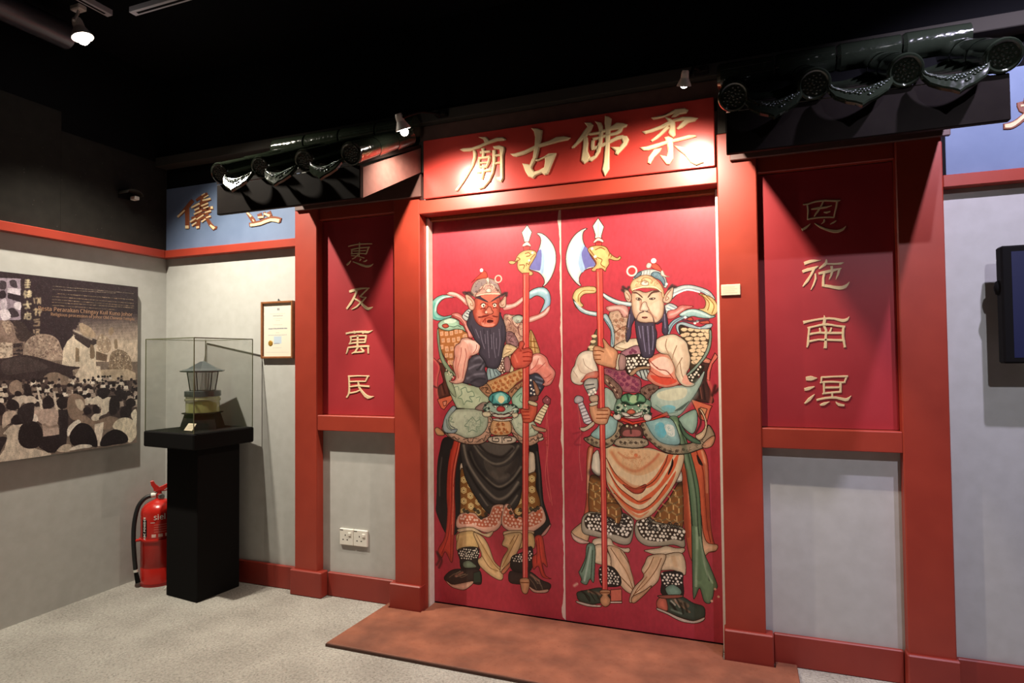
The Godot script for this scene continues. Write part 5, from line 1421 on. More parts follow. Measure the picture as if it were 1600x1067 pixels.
func make_materials() -> void:
	M.red = grained(rgb(153, 54, 39), rgb(163, 60, 43), 0.40, 0.02, 1.2, 11)
	M.plinth = grained(rgb(138, 46, 36), rgb(147, 51, 39), 0.46, 0.02, 1.2, 12)
	M.sign = grained(rgb(182, 60, 52), rgb(190, 66, 58), 0.26, 0.015, 1.0, 13)
	M.couplet = grained(rgb(156, 44, 50), rgb(166, 50, 56), 0.40, 0.015, 1.0, 14)
	M.gilt_pale = mat(rgb(226, 204, 160), 0.55)
	M.gilt = mat(rgb(216, 190, 150), 0.55)
	M.white_edge = grained(rgb(222, 208, 196), rgb(236, 226, 214), 0.6, 0.03, 2.0, 15)
	M.wall = grained(rgb(182, 181, 176), rgb(192, 191, 187), 0.85, 0.03, 1.5, 16)
	M.black_wall = grained(rgb(42, 40, 38), rgb(48, 46, 43), 0.8, 0.03, 1.5, 17, 0.0, 0.001, rgb(150, 146, 138))
	M.ceiling = mat(rgb(20, 20, 22), 0.9)
	M.beam = mat(rgb(60, 57, 53), 0.7)
	M.brown = grained(rgb(86, 66, 60), rgb(96, 74, 67), 0.5, 0.03, 1.5, 18)
	M.carpet = carpet()
	M.mat_board = grained(rgb(108, 64, 48), rgb(154, 94, 70), 0.6, 0.02, 0.8, 20, 1.0, 0.02, rgb(110, 54, 36))
	M.mat_edge = mat(rgb(78, 46, 34), 0.7)
	M.blue = grained(rgb(100, 118, 150), rgb(112, 130, 162), 0.6, 0.02, 1.0, 21)
	M.fascia = grained(rgb(27, 22, 21), rgb(33, 28, 26), 0.55, 0.03, 1.5, 22)
	M.glaze = glaze()
	M.brown_wood = grained(rgb(88, 60, 55), rgb(100, 70, 64), 0.5, 0.03, 3.0, 24)
	M.black = mat(rgb(24, 23, 23), 0.55)
	M.velvet = mat(rgb(28, 27, 27), 0.8)
	M.black_gloss = mat(rgb(14, 14, 15), 0.18)
	M.white = mat(rgb(232, 228, 218), 0.4)
	M.cream = mat(rgb(226, 212, 184), 0.7)
	M.steel = mat(rgb(176, 176, 172), 0.35, 0.9)
	M.lamp_white = mat(rgb(224, 214, 206), 0.45)
	M.ext_red = mat(rgb(192, 38, 30), 0.24)
	M.ext_dark = mat(rgb(150, 24, 20), 0.35)
	M.hose = mat(rgb(20, 20, 21), 0.5)
	M.wood = grained(rgb(128, 78, 44), rgb(150, 96, 58), 0.4, 0.03, 6.0, 23)
	M.gold = mat(rgb(176, 132, 48), 0.45, 0.4)
	M.glass = glass(rgb(84, 98, 62), 0.075)
	M.glass_edge = mat(rgb(96, 100, 74), 0.3)
	M.lantern_glass = glass(rgb(176, 190, 186), 0.45)
	M.lantern_band = glass(rgb(186, 188, 120), 0.55)
	M.lantern_metal = mat(rgb(96, 106, 108), 0.3, 0.6)
	M.char_brown = mat(rgb(126, 66, 40), 0.5)
	M.char_gilt = mat(rgb(236, 206, 160), 0.5)
	M.ink_white = mat(rgb(236, 232, 226), 0.6)
	M.ink_tan = mat(rgb(172, 134, 108), 0.6)
	M.trunk = mat(rgb(92, 88, 96), 0.3, 0.5)
	M.track = mat(rgb(196, 190, 198), 0.5)
	for k in ["black_wall", "ceiling", "beam", "velvet", "fascia", "black", "brown"]:
		M[k].metallic_specular = 0.12

func carpet() -> StandardMaterial3D:
	var m := mat(Color.WHITE, 0.95)
	var im := noise_image(512, 512, 0.008, 19, 3)
	var fine := noise_image(512, 512, 0.25, 20, 2)
	var r := RandomNumberGenerator.new()
	r.seed = 19
	for y in 512:
		for x in 512:
			var k := 0.55 * im.get_pixel(x, y).r + 0.75 * fine.get_pixel(x, y).r - 0.15
			var c := rgb(134, 129, 122).lerp(rgb(188, 184, 176), clampf(k, 0.0, 1.0))
			if r.randf() < 0.10:
				c = c.darkened(r.randf_range(0.05, 0.3))
			im.set_pixel(x, y, c)
	im.generate_mipmaps()
	m.albedo_texture = ImageTexture.create_from_image(im)
	fine.bump_map_to_normal_map(1.5)
	m.normal_enabled = true
	m.normal_texture = ImageTexture.create_from_image(fine)
	m.uv1_triplanar = true
	m.uv1_world_triplanar = true
	m.uv1_scale = Vector3.ONE * 0.55
	return m

func glaze() -> StandardMaterial3D:
	var m := mat(rgb(36, 42, 33), 0.14)
	m.clearcoat_enabled = true
	m.clearcoat = 1.0
	m.clearcoat_roughness = 0.04
	var im := noise_image(256, 256, 0.02, 31, 3)
	im.bump_map_to_normal_map(2.0)
	m.normal_enabled = true
	m.normal_texture = ImageTexture.create_from_image(im)
	m.uv1_triplanar = true
	m.uv1_scale = Vector3.ONE * 3.0
	return m

func glass(c: Color, a: float) -> StandardMaterial3D:
	var m := mat(Color(c, a), 0.02)
	m.transparency = BaseMaterial3D.TRANSPARENCY_ALPHA
	m.metallic_specular = 0.25
	return m

func glow(c: Color, e: float) -> StandardMaterial3D:
	var m := mat(c, 0.5)
	m.emission_enabled = true
	m.emission = c
	m.emission_energy_multiplier = e
	return m

func printed(im: Image, rough := 0.45) -> StandardMaterial3D:
	im.generate_mipmaps()
	var m := mat(Color.WHITE, rough)
	m.albedo_texture = ImageTexture.create_from_image(im)
	return m

# ------------------------------------------------------------------ painting of flat print
func hexcol(h: int) -> Color:
	return Color8((h >> 16) & 255, (h >> 8) & 255, h & 255)

func points(a: Array) -> PackedVector2Array:
	var p := PackedVector2Array()
	for k in range(0, a.size(), 2):
		p.append(Vector2(a[k], a[k + 1]))
	return p

func smooth(p: PackedVector2Array, closed: bool) -> PackedVector2Array:
	var n := p.size()
	if n < 3:
		return p
	var out := PackedVector2Array()
	for i in (n if closed else n - 1):
		var a := p[(i + n - 1) % n] if closed else p[maxi(i - 1, 0)]
		var b := p[i]
		var c := p[(i + 1) % n]
		var d := p[(i + 2) % n] if closed else p[mini(i + 2, n - 1)]
		for k in 5:
			out.append(b.cubic_interpolate(c, a, d, k / 5.0))
	if not closed:
		out.append(p[n - 1])
	return out

func fill(im: Image, p: PackedVector2Array, c: Color) -> void:
	var lo := p[0].y
	var hi := p[0].y
	for q in p:
		lo = minf(lo, q.y)
		hi = maxf(hi, q.y)
	var n := p.size()
	for y in range(maxi(0, floori(lo)), mini(im.get_height() - 1, ceili(hi)) + 1):
		var yc := y + 0.5
		var xs := PackedFloat32Array()
		for i in n:
			var a := p[i]
			var b := p[(i + 1) % n]
			if (a.y <= yc) != (b.y <= yc):
				xs.append(a.x + (yc - a.y) / (b.y - a.y) * (b.x - a.x))
		xs.sort()
		for k in range(0, xs.size() - 1, 2):
			var x0 := roundi(xs[k])
			var x1 := roundi(xs[k + 1])
			if x1 > x0:
				im.fill_rect(Rect2i(x0, y, x1 - x0, 1), c)

func disc(im: Image, at: Vector2, r: float, c: Color) -> void:
	for dy in range(-ceili(r), ceili(r) + 1):
		var w := r * r - dy * dy
		if w >= 0.0:
			var h := sqrt(w)
			var x0 := roundi(at.x - h)
			var x1 := roundi(at.x + h)
			im.fill_rect(Rect2i(x0, roundi(at.y) + dy, maxi(1, x1 - x0), 1), c)

func stroke(im: Image, p: PackedVector2Array, w: float, c: Color, closed := false) -> void:
	var n := p.size()
	for i in (n if closed else n - 1):
		var a := p[i]
		var b := p[(i + 1) % n]
		var l := a.distance_to(b)
		var steps := maxi(1, ceili(l / maxf(1.0, w * 0.4)))
		for k in steps:
			var q := a.lerp(b, float(k) / steps)
			if w <= 3.2:
				var e := maxi(1, roundi(w))
				im.fill_rect(Rect2i(roundi(q.x - e * 0.5), roundi(q.y - e * 0.5), e, e), c)
			else:
				disc(im, q, w / 2.0, c)

func soft_stroke(im: Image, p: PackedVector2Array, w: float, c: Color, share: float) -> void:
	var lo := p[0]
	var hi := p[0]
	for q in p:
		lo = lo.min(q)
		hi = hi.max(q)
	var at := Vector2i((lo - Vector2.ONE * w).floor())
	var size := Vector2i((hi - lo + Vector2.ONE * (2.0 * w + 2.0)).ceil())
	var layer := Image.create(size.x, size.y, false, Image.FORMAT_RGBA8)
	layer.fill(Color(c, 0.0))
	var moved := PackedVector2Array()
	for q in p:
		moved.append(q - Vector2(at))
	stroke(layer, moved, maxf(w, 3.3), Color(c, share))
	im.blend_rect(layer, Rect2i(Vector2i.ZERO, size), at)

# streaky brush grain over a finished painting
func brushwork(im: Image, seed_: int, amount := 0.5) -> void:
	var g := noise_image(256, 256, 0.09, seed_, 3)
	var h := noise_image(256, 256, 0.02, seed_ + 1, 3)
	for y in im.get_height():
		for x in im.get_width():
			var k := (g.get_pixel((x >> 1) & 255, (y >> 2) & 255).r - 0.5) * 0.22 + (h.get_pixel((x >> 2) & 255, (y >> 2) & 255).r - 0.5) * 0.12
			var c := im.get_pixel(x, y)
			k *= amount
			im.set_pixel(x, y, Color(c.r * (1.0 + k), c.g * (1.0 + k), c.b * (1.0 + k)))

func paint(im: Image, art: Array, lw := 2.9) -> void:
	var r := RandomNumberGenerator.new()
	r.seed = 77
	for a in art:
		var kind: String = a[0]
		if kind == "G":
			crowd(im, r)
			continue
		var c := hexcol(a[1])
		match kind:
			"F", "P":
				var p := points(a[4])
				if kind == "F":
					p = smooth(p, true)
				fill(im, p, c)
				if a[2] >= 0 and kind == "F":
					for ring in [[5.0, 0.16], [12.0, 0.07]]:
						for inner in Geometry2D.offset_polygon(p, -ring[0]):
							if inner.size() > 3:
								stroke(im, inner, 8.0, c.darkened(ring[1]), true)
				if a[2] >= 0:
					stroke(im, p, a[3] * lw, hexcol(a[2]), true)
			"L":
				var p := smooth(points(a[3]), false)
				if a[2] >= 1.8:
					soft_stroke(im, p, a[2] * lw * 2.2, c, 0.22)
					soft_stroke(im, p, a[2] * lw * 1.5, c, 0.22)
					soft_stroke(im, p, a[2] * lw * 0.9, c, 0.45 if a[2] < 3.5 else 0.15)
				else:
					stroke(im, p, a[2] * lw, c)
			"D":
				for q in points(a[3]):
					disc(im, q, a[2], c)
			"Q":
				var p := smooth(points(a[4]), true)
				var lo := p[0]
				var hi := p[0]
				for q in p:
					lo = lo.min(q)
					hi = hi.max(q)
				var sp: float = a[3]
				var row := 0
				var y := lo.y
				while y < hi.y:
					var x := lo.x + (sp * 0.5 if row % 2 else 0.0)
					while x < hi.x:
						var q := Vector2(x + r.randf_range(-0.18, 0.18) * sp, y + r.randf_range(-0.18, 0.18) * sp)
						if Geometry2D.is_point_in_polygon(q, p):
							disc(im, q, a[2] * r.randf_range(0.75, 1.2), c)
						x += sp
					y += sp * 0.86
					row += 1
			"B":
				var p := smooth(points(a[3]), true)
				var lo := p[0]
				var hi := p[0]
				for q in p:
					lo = lo.min(q)
					hi = hi.max(q)
				for k in int((hi.x - lo.x) * (hi.y - lo.y) / (a[2] * a[2] * 3.0)):
					var q := Vector2(r.randf_range(lo.x, hi.x), r.randf_range(lo.y, hi.y))
					if Geometry2D.is_point_in_polygon(q, p):
						var e: Color = im.get_pixelv(Vector2i(q)) if Rect2(Vector2.ZERO, im.get_size()).has_point(q) else c
						disc(im, q, a[2] * r.randf_range(0.25, 1.0), e.lerp(c, r.randf_range(0.15, 0.8)))
			"N":
				var p := points(a[2])
				var lo := p[0]
				var hi := p[0]
				for q in p:
					lo = lo.min(q)
					hi = hi.max(q)
				for k in int((hi.x - lo.x) * (hi.y - lo.y) / 190.0):
					var q := Vector2(r.randf_range(lo.x, hi.x), r.randf_range(lo.y, hi.y))
					if not Geometry2D.is_point_in_polygon(q, p) or not Rect2(Vector2.ZERO, im.get_size()).has_point(q):
						continue
					var e := im.get_pixelv(Vector2i(q)).lerp(c, 0.6)
					var rad := r.randf_range(3.5, 8.5)
					var from := r.randf_range(0.0, TAU)
					var arc := PackedVector2Array()
					for j in 9:
						arc.append(q + Vector2.from_angle(from + j * 0.55) * rad * (1.0 - j * 0.07))
					stroke(im, arc, 2.3, e)
			"C":
				for q in points(a[3]):
					var p := PackedVector2Array()
					for k in 22:
						var f := k * 0.55
						p.append(q + Vector2(cos(f), sin(f)) * a[2] * (1.0 - k / 24.0))
					stroke(im, p, 4.2, c)
			"O":
				for q in points(a[4]):
					disc(im, q, a[3], c)
					disc(im, q, a[3] - a[2] * 2.0, hexcol(0xc03a3c))
			"T":
				for q in points(a[2]):
					fill(im, PackedVector2Array([q + Vector2(-10, -11), q + Vector2(9, -12), q + Vector2(10, 11), q + Vector2(-9, 12)]), c)
					fill(im, PackedVector2Array([q + Vector2(-5, -6), q + Vector2(4, -6), q + Vector2(4, 5), q + Vector2(-5, 5)]), c.darkened(0.18))
					disc(im, q + Vector2(0, -1), 2.0, c.lightened(0.3))
			"Y":
				for q in points(a[3]):
					var p := PackedVector2Array()
					for k in 13:
						var f := PI * k / 12.0
						p.append(q + Vector2(cos(f), sin(f) * 0.8) * a[2])
					p.append(q + Vector2(-a[2] * 0.4, -a[2] * 0.35))
					p.append(q + Vector2(a[2] * 0.4, -a[2] * 0.35))
					fill(im, p, c)
					stroke(im, p.slice(0, 13), 2.0, c.darkened(0.45))
			"H":
				for q in points(a[3]):
					for ring in [[1.0, c], [0.78, c.darkened(0.35)], [0.62, c], [0.28, c.darkened(0.4)]]:
						var p := PackedVector2Array()
						for k in 6:
							p.append(q + Vector2(sin(TAU * k / 6.0), cos(TAU * k / 6.0)) * a[2] * ring[0])
						fill(im, p, ring[1])
			"W":
				for q in points(a[2]):
					stroke(im, PackedVector2Array([q, q + Vector2(0, 26)]), 6.5, c)
					stroke(im, PackedVector2Array([q, q + Vector2(-22, -13)]), 6.5, c.darkened(0.2))
					stroke(im, PackedVector2Array([q, q + Vector2(22, -13)]), 6.5, c.darkened(0.45))
			"X":
				var q: Array = a[2]
				var from := Vector2(q[0], q[1])
				var to := Vector2(q[2], q[3])
				var x := from.x
				while x < to.x:
					var w := r.randf_range(4.0, 16.0)
					var y := lerpf(from.y, to.y, (x - from.x) / (to.x - from.x))
					stroke(im, PackedVector2Array([Vector2(x, y), Vector2(minf(x + w, to.x), y)]), 2.6, c.darkened(r.randf_range(0.1, 0.5)))
					x += w + 4.0

func crowd(im: Image, r: RandomNumberGenerator) -> void:
	for k in 420:
		var y := r.randf_range(470.0, 600.0)
		var x := r.randf_range(0.0, im.get_width())
		var s := lerpf(7.0, 17.0, (y - 470.0) / 130.0)
		var light := hexcol([0xcfbfae, 0xa8968a, 0x7c6a60, 0xe0d4c6, 0x5a4a46][r.randi() % 5])
		fill(im, PackedVector2Array([Vector2(x - s * 1.3, y + s * 2.4), Vector2(x - s, y + s * 0.8), Vector2(x + s, y + s * 0.8), Vector2(x + s * 1.3, y + s * 2.4)]), light)
		disc(im, Vector2(x, y), s * r.randf_range(0.7, 0.95), hexcol([0x231a1d, 0x2c2226, 0x1c1416][r.randi() % 3]))

# ------------------------------------------------------------------ lamps
func spotlight(at: Vector3, aim: Vector3, energy: float, cone: float, blend: float, c: Color, label: String, mount: Vector3, size: float, out := 0.012) -> void:
	var t := thing("spotlight", label, "spotlight", mount)
	var d := (aim - at).normalized()
	var body := st()
	var tr := along(at - d * 0.075 * size - mount, at - mount)
	tr.basis = tr.basis.scaled(Vector3.ONE * size)
	add_lathe(body, [Vector3(0, -0.012, 1), Vector3(0.018, -0.012, 1), Vector3(0.022, 0.0, 2), Vector3(0.024, 0.03, 3), Vector3(0.042, 0.068, 4), Vector3(0.045, 0.078, 5), Vector3(0.041, 0.078, 6), Vector3(0.036, 0.062, 7), Vector3(0.014, 0.034, 8), Vector3(0, 0.034, 9)], 24, tr)
	put("lamp_head", done(body), M.lamp_white, t)
	var bulb := st()
	var bt := along(at + d * out - mount, at + d + d * out - mount)
	bt.basis = bt.basis.scaled(Vector3.ONE * size)
	add_lathe(bulb, [Vector3(0, -0.024, 1), Vector3(0.012, -0.021, 1), Vector3(0.021, -0.012, 1), Vector3(0.024, 0, 1), Vector3(0.021, 0.012, 1), Vector3(0.012, 0.021, 1), Vector3(0, 0.024, 1)], 20, bt)
	put("bulb", done(bulb), glow(c.lightened(0.4), 20.0), t)
	var back := at - d * 0.06 * size - mount
	var side := d.cross(Vector3.UP).normalized() * 0.034 * size
	var arm := st()
	add_tube(arm, curve(PackedVector3Array([Vector3.ZERO, back * 0.5 + Vector3(0, 0.02, 0), back + side])), 0.006, 8)
	put("arm", done(arm), M.black if at.y < 2.5 else M.lamp_white, t)
	put("mounting_block", box(Vector3(-0.03, -0.012, -0.02), Vector3(0.03, 0.012, 0.02), 0.004), M.black if at.y < 2.5 else M.lamp_white, t)
	var l := SpotLight3D.new()
	l.name = "spot_beam"
	l.light_color = c
	l.light_energy = energy
	l.spot_angle = cone
	l.spot_angle_attenuation = blend
	l.spot_range = 9.0
	l.spot_attenuation = 2.0
	l.light_size = 0.022 * size
	l.shadow_enabled = true
	t.add_child(l)
	l.position = at - mount
	l.look_at_from_position(at, aim, Vector3.UP if absf(d.y) < 0.99 else Vector3.RIGHT)

# ------------------------------------------------------------------ room
func build_room() -> void:
	struct("floor", box_at(LEFT - 0.2, 3.2, -0.1, 0.0, -0.3, 5.2, 0.0), M.carpet, "grey beige speckled carpet floor", "floor")
	struct("ceiling", box_at(LEFT - 0.2, 3.2, 3.0, 3.1, -0.3, 5.2, 0.0), M.ceiling, "black ceiling", "ceiling")
	struct("wall_left", box_at(LEFT - 0.15, LEFT, 0.0, 3.0, -0.3, 5.2, 0.0), M.wall, "grey left wall below a black upper wall", "wall")
	struct("wall_right", box_at(3.0, 3.15, 0.0, 3.0, -0.3, 5.2, 0.0), M.black_wall, "dark right wall", "wall")
	struct("wall_front", box_at(LEFT, 3.0, 0.0, 3.0, 5.0, 5.15, 0.0), M.black_wall, "dark wall behind the viewer", "wall")
	# the back wall with the door opening left free
	var s := st()
	add_box(s, Vector3(LEFT, 0, -0.2), Vector3(-1.452, 3.0, WALL))
	add_box(s, Vector3(-0.018, 0, -0.2), Vector3(3.0, 3.0, WALL))
	add_box(s, Vector3(-1.452, 1.995, -0.2), Vector3(-0.018, 3.0, WALL))
	add_box(s, Vector3(-1.452, 0, -0.3), Vector3(-0.018, 1.995, -0.2))
	struct("wall_back", done(s), M.wall, "grey back wall around the red gateway", "wall")
	# black boards on the upper walls
	struct("wall_left", box_at(LEFT, LEFT + 0.006, 1.94, 2.47, WALL, 0.576, 0.0), M.black_wall, "black board on the upper left wall by the corner", "wall panel")
	struct("wall_left", box_at(LEFT, LEFT + 0.006, 1.94, 2.57, 0.577, 4.99, 0.0), M.black_wall, "taller black board on the upper left wall", "wall panel")
	struct("wall_left", box_at(LEFT, LEFT + 0.003, 2.471, 2.999, WALL, 4.99, 0.0), M.ceiling, "black strip of wall under the ceiling", "wall panel")
	struct("wall_back", box_at(LEFT + 0.007, 2.99, 2.322, 2.999, WALL, WALL + 0.006, 0.0), M.ceiling, "black board on the back wall above the gateway", "wall panel")
	struct("trim_1", box_at(LEFT + 0.004, 2.99, 2.44, 2.495, WALL + 0.006, 0.03, 0.003), M.beam, "long dark grey beam across the back wall above the canopies", "beam")
	struct("trim_2", box_at(LEFT, LEFT + 0.045, 1.888, 1.935, -0.008, 4.99, 0.003), M.red, "red picture rail on the left wall", "rail")
	struct("trim_3", box_at(LEFT, -2.222, 1.888, 1.935, WALL, -0.01, 0.003), M.red, "red picture rail under the blue header by the corner", "rail")
	struct("trim_4", box_at(0.79, 2.99, 1.888, 1.935, WALL, -0.01, 0.003), M.red, "red picture rail above the television", "rail")
	for k in 4:
		var xs: Array = [[LEFT, -2.242], [-2.033, -1.622], [0.168, 0.628], [0.798, 2.99]][k]
		struct("baseboard_back", box_at(xs[0], xs[1], 0.0, 0.126, WALL, -0.036, 0.004), M.plinth, "dark red baseboard along the back wall", "baseboard")

# ------------------------------------------------------------------ gateway
const POSTS := [[-2.220, -2.072, -2.240, -2.035], [-1.594, -1.4435, -1.619, -1.442], [-0.0165, 0.1385, -0.004, 0.166], [0.635, 0.788, 0.630, 0.796]]
func build_gateway() -> void:
	var t := thing("gateway_frame", "orange red timber gateway frame of four posts with cross rails and a lintel", "gateway", Vector3(-0.73, 0, 0))
	var o := Vector3(0.73, 0, 0)
	for p in POSTS:
		var post := put("post", box(Vector3(p[0], 0.0, WALL) + o, Vector3(p[1], 2.20, 0.0) + o, 0.004), M.red, t)
		put("plinth", box(Vector3(minf(p[2], p[0] - 0.006), 0.0, WALL + 0.01) + o, Vector3(maxf(p[3], p[1] + 0.002), 0.135, 0.016) + o, 0.005), M.plinth, post)
	for k in [0, 2]:
		var a: float = POSTS[k][1]
		var b: float = POSTS[k + 1][0]
		put("cross_rail", box(Vector3(a, 0.884, WALL) + o, Vector3(b, 0.965, -0.003) + o, 0.003), M.red, t)
		put("head_board", box(Vector3(a, 2.02, WALL) + o, Vector3(b, 2.20, -0.02) + o, 0.003), M.red, t)
	put("lintel", box(Vector3(-1.4435, 1.991, -0.12) + o, Vector3(-0.0165, 2.060, 0.004) + o, 0.003), M.red, t)
	# jambs that carry the doors, with bare white edges
	for sgn in [0, 1]:
		var x0 := -1.4435 if sgn == 0 else -0.0165
		var d := 0.012 if sgn == 0 else -0.012
		var w := [x0 - 0.012, x0] if sgn == 0 else [x0, x0 + 0.012]
		put("jamb", box(Vector3(w[0], 0.0, -0.12) + o, Vector3(w[1], 1.991, WALL) + o, 0.001), M.red, t)
		put("bare_edge", box(Vector3(minf(x0, x0 + d), 0.0, -0.118) + o, Vector3(maxf(x0, x0 + d), 1.985, -0.070) + o, 0.002), M.white_edge, t)
	put("soffit_strip", box(Vector3(-1.43, 1.972, -0.118) + o, Vector3(-0.03, 1.991, -0.085) + o, 0.002), M.wood, t)

func leaf_image(w: int, h: int, seed_: int) -> Image:
	var n := noise_image(184, 508, 0.02, seed_, 4)
	for y in 508:
		for x in 184:
			n.set_pixel(x, y, rgb(171, 52, 64).lerp(rgb(181, 59, 71), n.get_pixel(x, y).r))
	n.resize(w, h, Image.INTERPOLATE_BILINEAR)
	return n

func build_doors() -> void:
	var data := [[-1.455, -0.7365, ART_LEFT, "door_1", "red door leaf painted with a red faced bearded warrior holding a poleaxe"], [-0.7355, -0.018, ART_RIGHT, "door_2", "red door leaf painted with a pale faced bearded warrior holding a poleaxe"]]
	for k in 2:
		var d: Array = data[k]
		var x0: float = d[0]
		var x1: float = d[1]
		var t := thing(d[3], d[4], "door", Vector3((x0 + x1) / 2.0, 0.0, -0.14))
		t.set_meta("kind", "structure")
		var h := (x1 - x0) / 2.0
		put("leaf", box(Vector3(-h, 0.018, -0.02), Vector3(h, 1.985, 0.0195), 0.001), M.couplet, t)
		var im := leaf_image(735, 2014, 50 + k)
		paint(im, d[2])
		brushwork(im, 60 + k)
		if k == 0:
			# chipped cream edge where the two leaves meet
			var r := RandomNumberGenerator.new()
			r.seed = 5
			var p := PackedVector2Array([Vector2(735, 0)])
			for y in range(0, 2014, 22):
				var w := 6.0 + absf(sin(y * 0.013)) * 4.0 + r.randf_range(-2, 2)
				for bump in [[50.0, 60.0, 9.0], [880.0, 60.0, 10.0], [960.0, 50.0, 8.0], [1150.0, 60.0, 5.0], [1960.0, 70.0, 12.0]]:
					w += bump[2] * exp(-pow((y - bump[0]) / bump[1], 2.0) * 3.0)
				p.append(Vector2(735 - w, y))
			p.append(Vector2(735, 2014))
			fill(im, p, rgb(226, 200, 184))
		var face := put("painted_face", textured_quad(Vector3(-h, 0.018, 0.02), Vector3(h, 0.018, 0.02), Vector3(h, 1.985, 0.02), Vector3(-h, 1.985, 0.02)), printed(im, 0.40), t)
		tag(face, "painted warrior with a red face and black robe" if k == 0 else "painted warrior with a pale face and orange robe")

# ------------------------------------------------------------------ lettering
func glyph(called: String, parts: Array, z0: float, z1: float, c: float, m: Material, parent: Node3D, board: Node3D = null) -> MeshInstance3D:
	var s := st()
	var o := parent.position if board == null else board.position
	var k := 0
	for a in parts:
		var p := PackedVector2Array()
		for i in range(0, a.size(), 2):
			p.append(Vector2(a[i] / 1000.0 - o.x, a[i + 1] / 1000.0 - o.y))
		add_prism(s, p, z0 - o.z, z1 - o.z + 0.0002 * (k % 5), c)
		k += 1
	return put(called, done(s), m, parent)

func build_signboard() -> void:
	var t := thing("signboard", "glossy red signboard with four large raised gilt characters above the doors", "sign", Vector3(-0.711, 2.061, 0.0))
	put("board", box(Vector3(-0.698, 0.0, -0.05), Vector3(0.688, 0.294, 0.018), 0.003), M.sign, t)
	for g in [["temple", "gilt character"], ["ancient", "gilt character"], ["buddha", "gilt character"], ["gentle", "gilt character"]]:
		glyph("gilt_character", GLYPHS[g[0]], 0.017, 0.029, 0.0045, M.gilt_pale, t)
	# grey end pieces that close the gap to the canopies
	for x in [[-1.444, -1.411], [-0.011, 0.022]]:
		struct("trim_5", box_at(x[0], x[1], 2.201, 2.36, WALL, 0.0, 0.002), M.beam, "dark grey filler strip beside the signboard", "trim")
	struct("trim_6", box_at(-1.443, 0.022, 2.361, 2.439, WALL + 0.007, -0.01, 0.002), M.brown, "dark brown board between signboard and beam", "trim")

func build_couplets() -> void:
	var sets := [[-2.071, -1.595, ["favour", "reach", "myriad", "people"], "crimson couplet board with four gilt characters above the wall sockets"], [0.1395, 0.634, ["grace", "bestow", "south", "ocean"], "crimson couplet board with four gilt characters nearer the television"]]
	for d in sets:
		var t := thing("couplet_board", d[3], "sign", Vector3((d[0] + d[1]) / 2.0, 0.967, -0.05), 0.0)
		var h: float = (d[1] - d[0]) / 2.0
		put("board", box(Vector3(-h, 0.0, -0.004), Vector3(h, 1.05, 0.002), 0.001), M.couplet, t)
		for g in d[2]:
			glyph("gilt_character", GLYPHS[g], -0.0485, -0.0445, 0.0012, M.gilt, t)

func build_headers() -> void:
	var t := thing("header_panel", "pale blue header panel with brown and gilt characters by the corner", "sign", Vector3(-2.73, 1.936, -0.05))
	put("board", box(Vector3(LEFT + 2.73 + 0.008, 0.0, -0.004), Vector3(-2.222 + 2.73, 0.385, 0.005), 0.001), M.blue, t)
	for g in ["ceremony", "virtue"]:
		var b := glyph("character", GLYPHS[g], -0.0455, -0.041, 0.002, M.char_brown, t)
		gilt_strokes(GLYPHS[g + "_gilt"], b, t)
	t = thing("header_panel", "pale blue header panel above the television", "sign", Vector3(1.7, 1.936, -0.05))
	put("dark_edge", box(Vector3(0.789 - 1.7, 0.0, -0.004), Vector3(0.8095 - 1.7, 0.385, 0.004)), M.black, t)
	put("board", box(Vector3(0.81 - 1.7, 0.0, -0.004), Vector3(2.99 - 1.7, 0.385, 0.005), 0.001), M.blue, t)
	var b2 := glyph("character", GLYPHS["honour"], -0.0455, -0.041, 0.002, M.char_brown, t)
	gilt_strokes(GLYPHS["honour_gilt"], b2, t)

func gilt_strokes(parts: Array, of: Node3D, board: Node3D) -> void:
	for a in parts:
		glyph("gilt_stroke", [a], -0.0415, -0.0385, 0.0015, M.char_gilt, of, board)

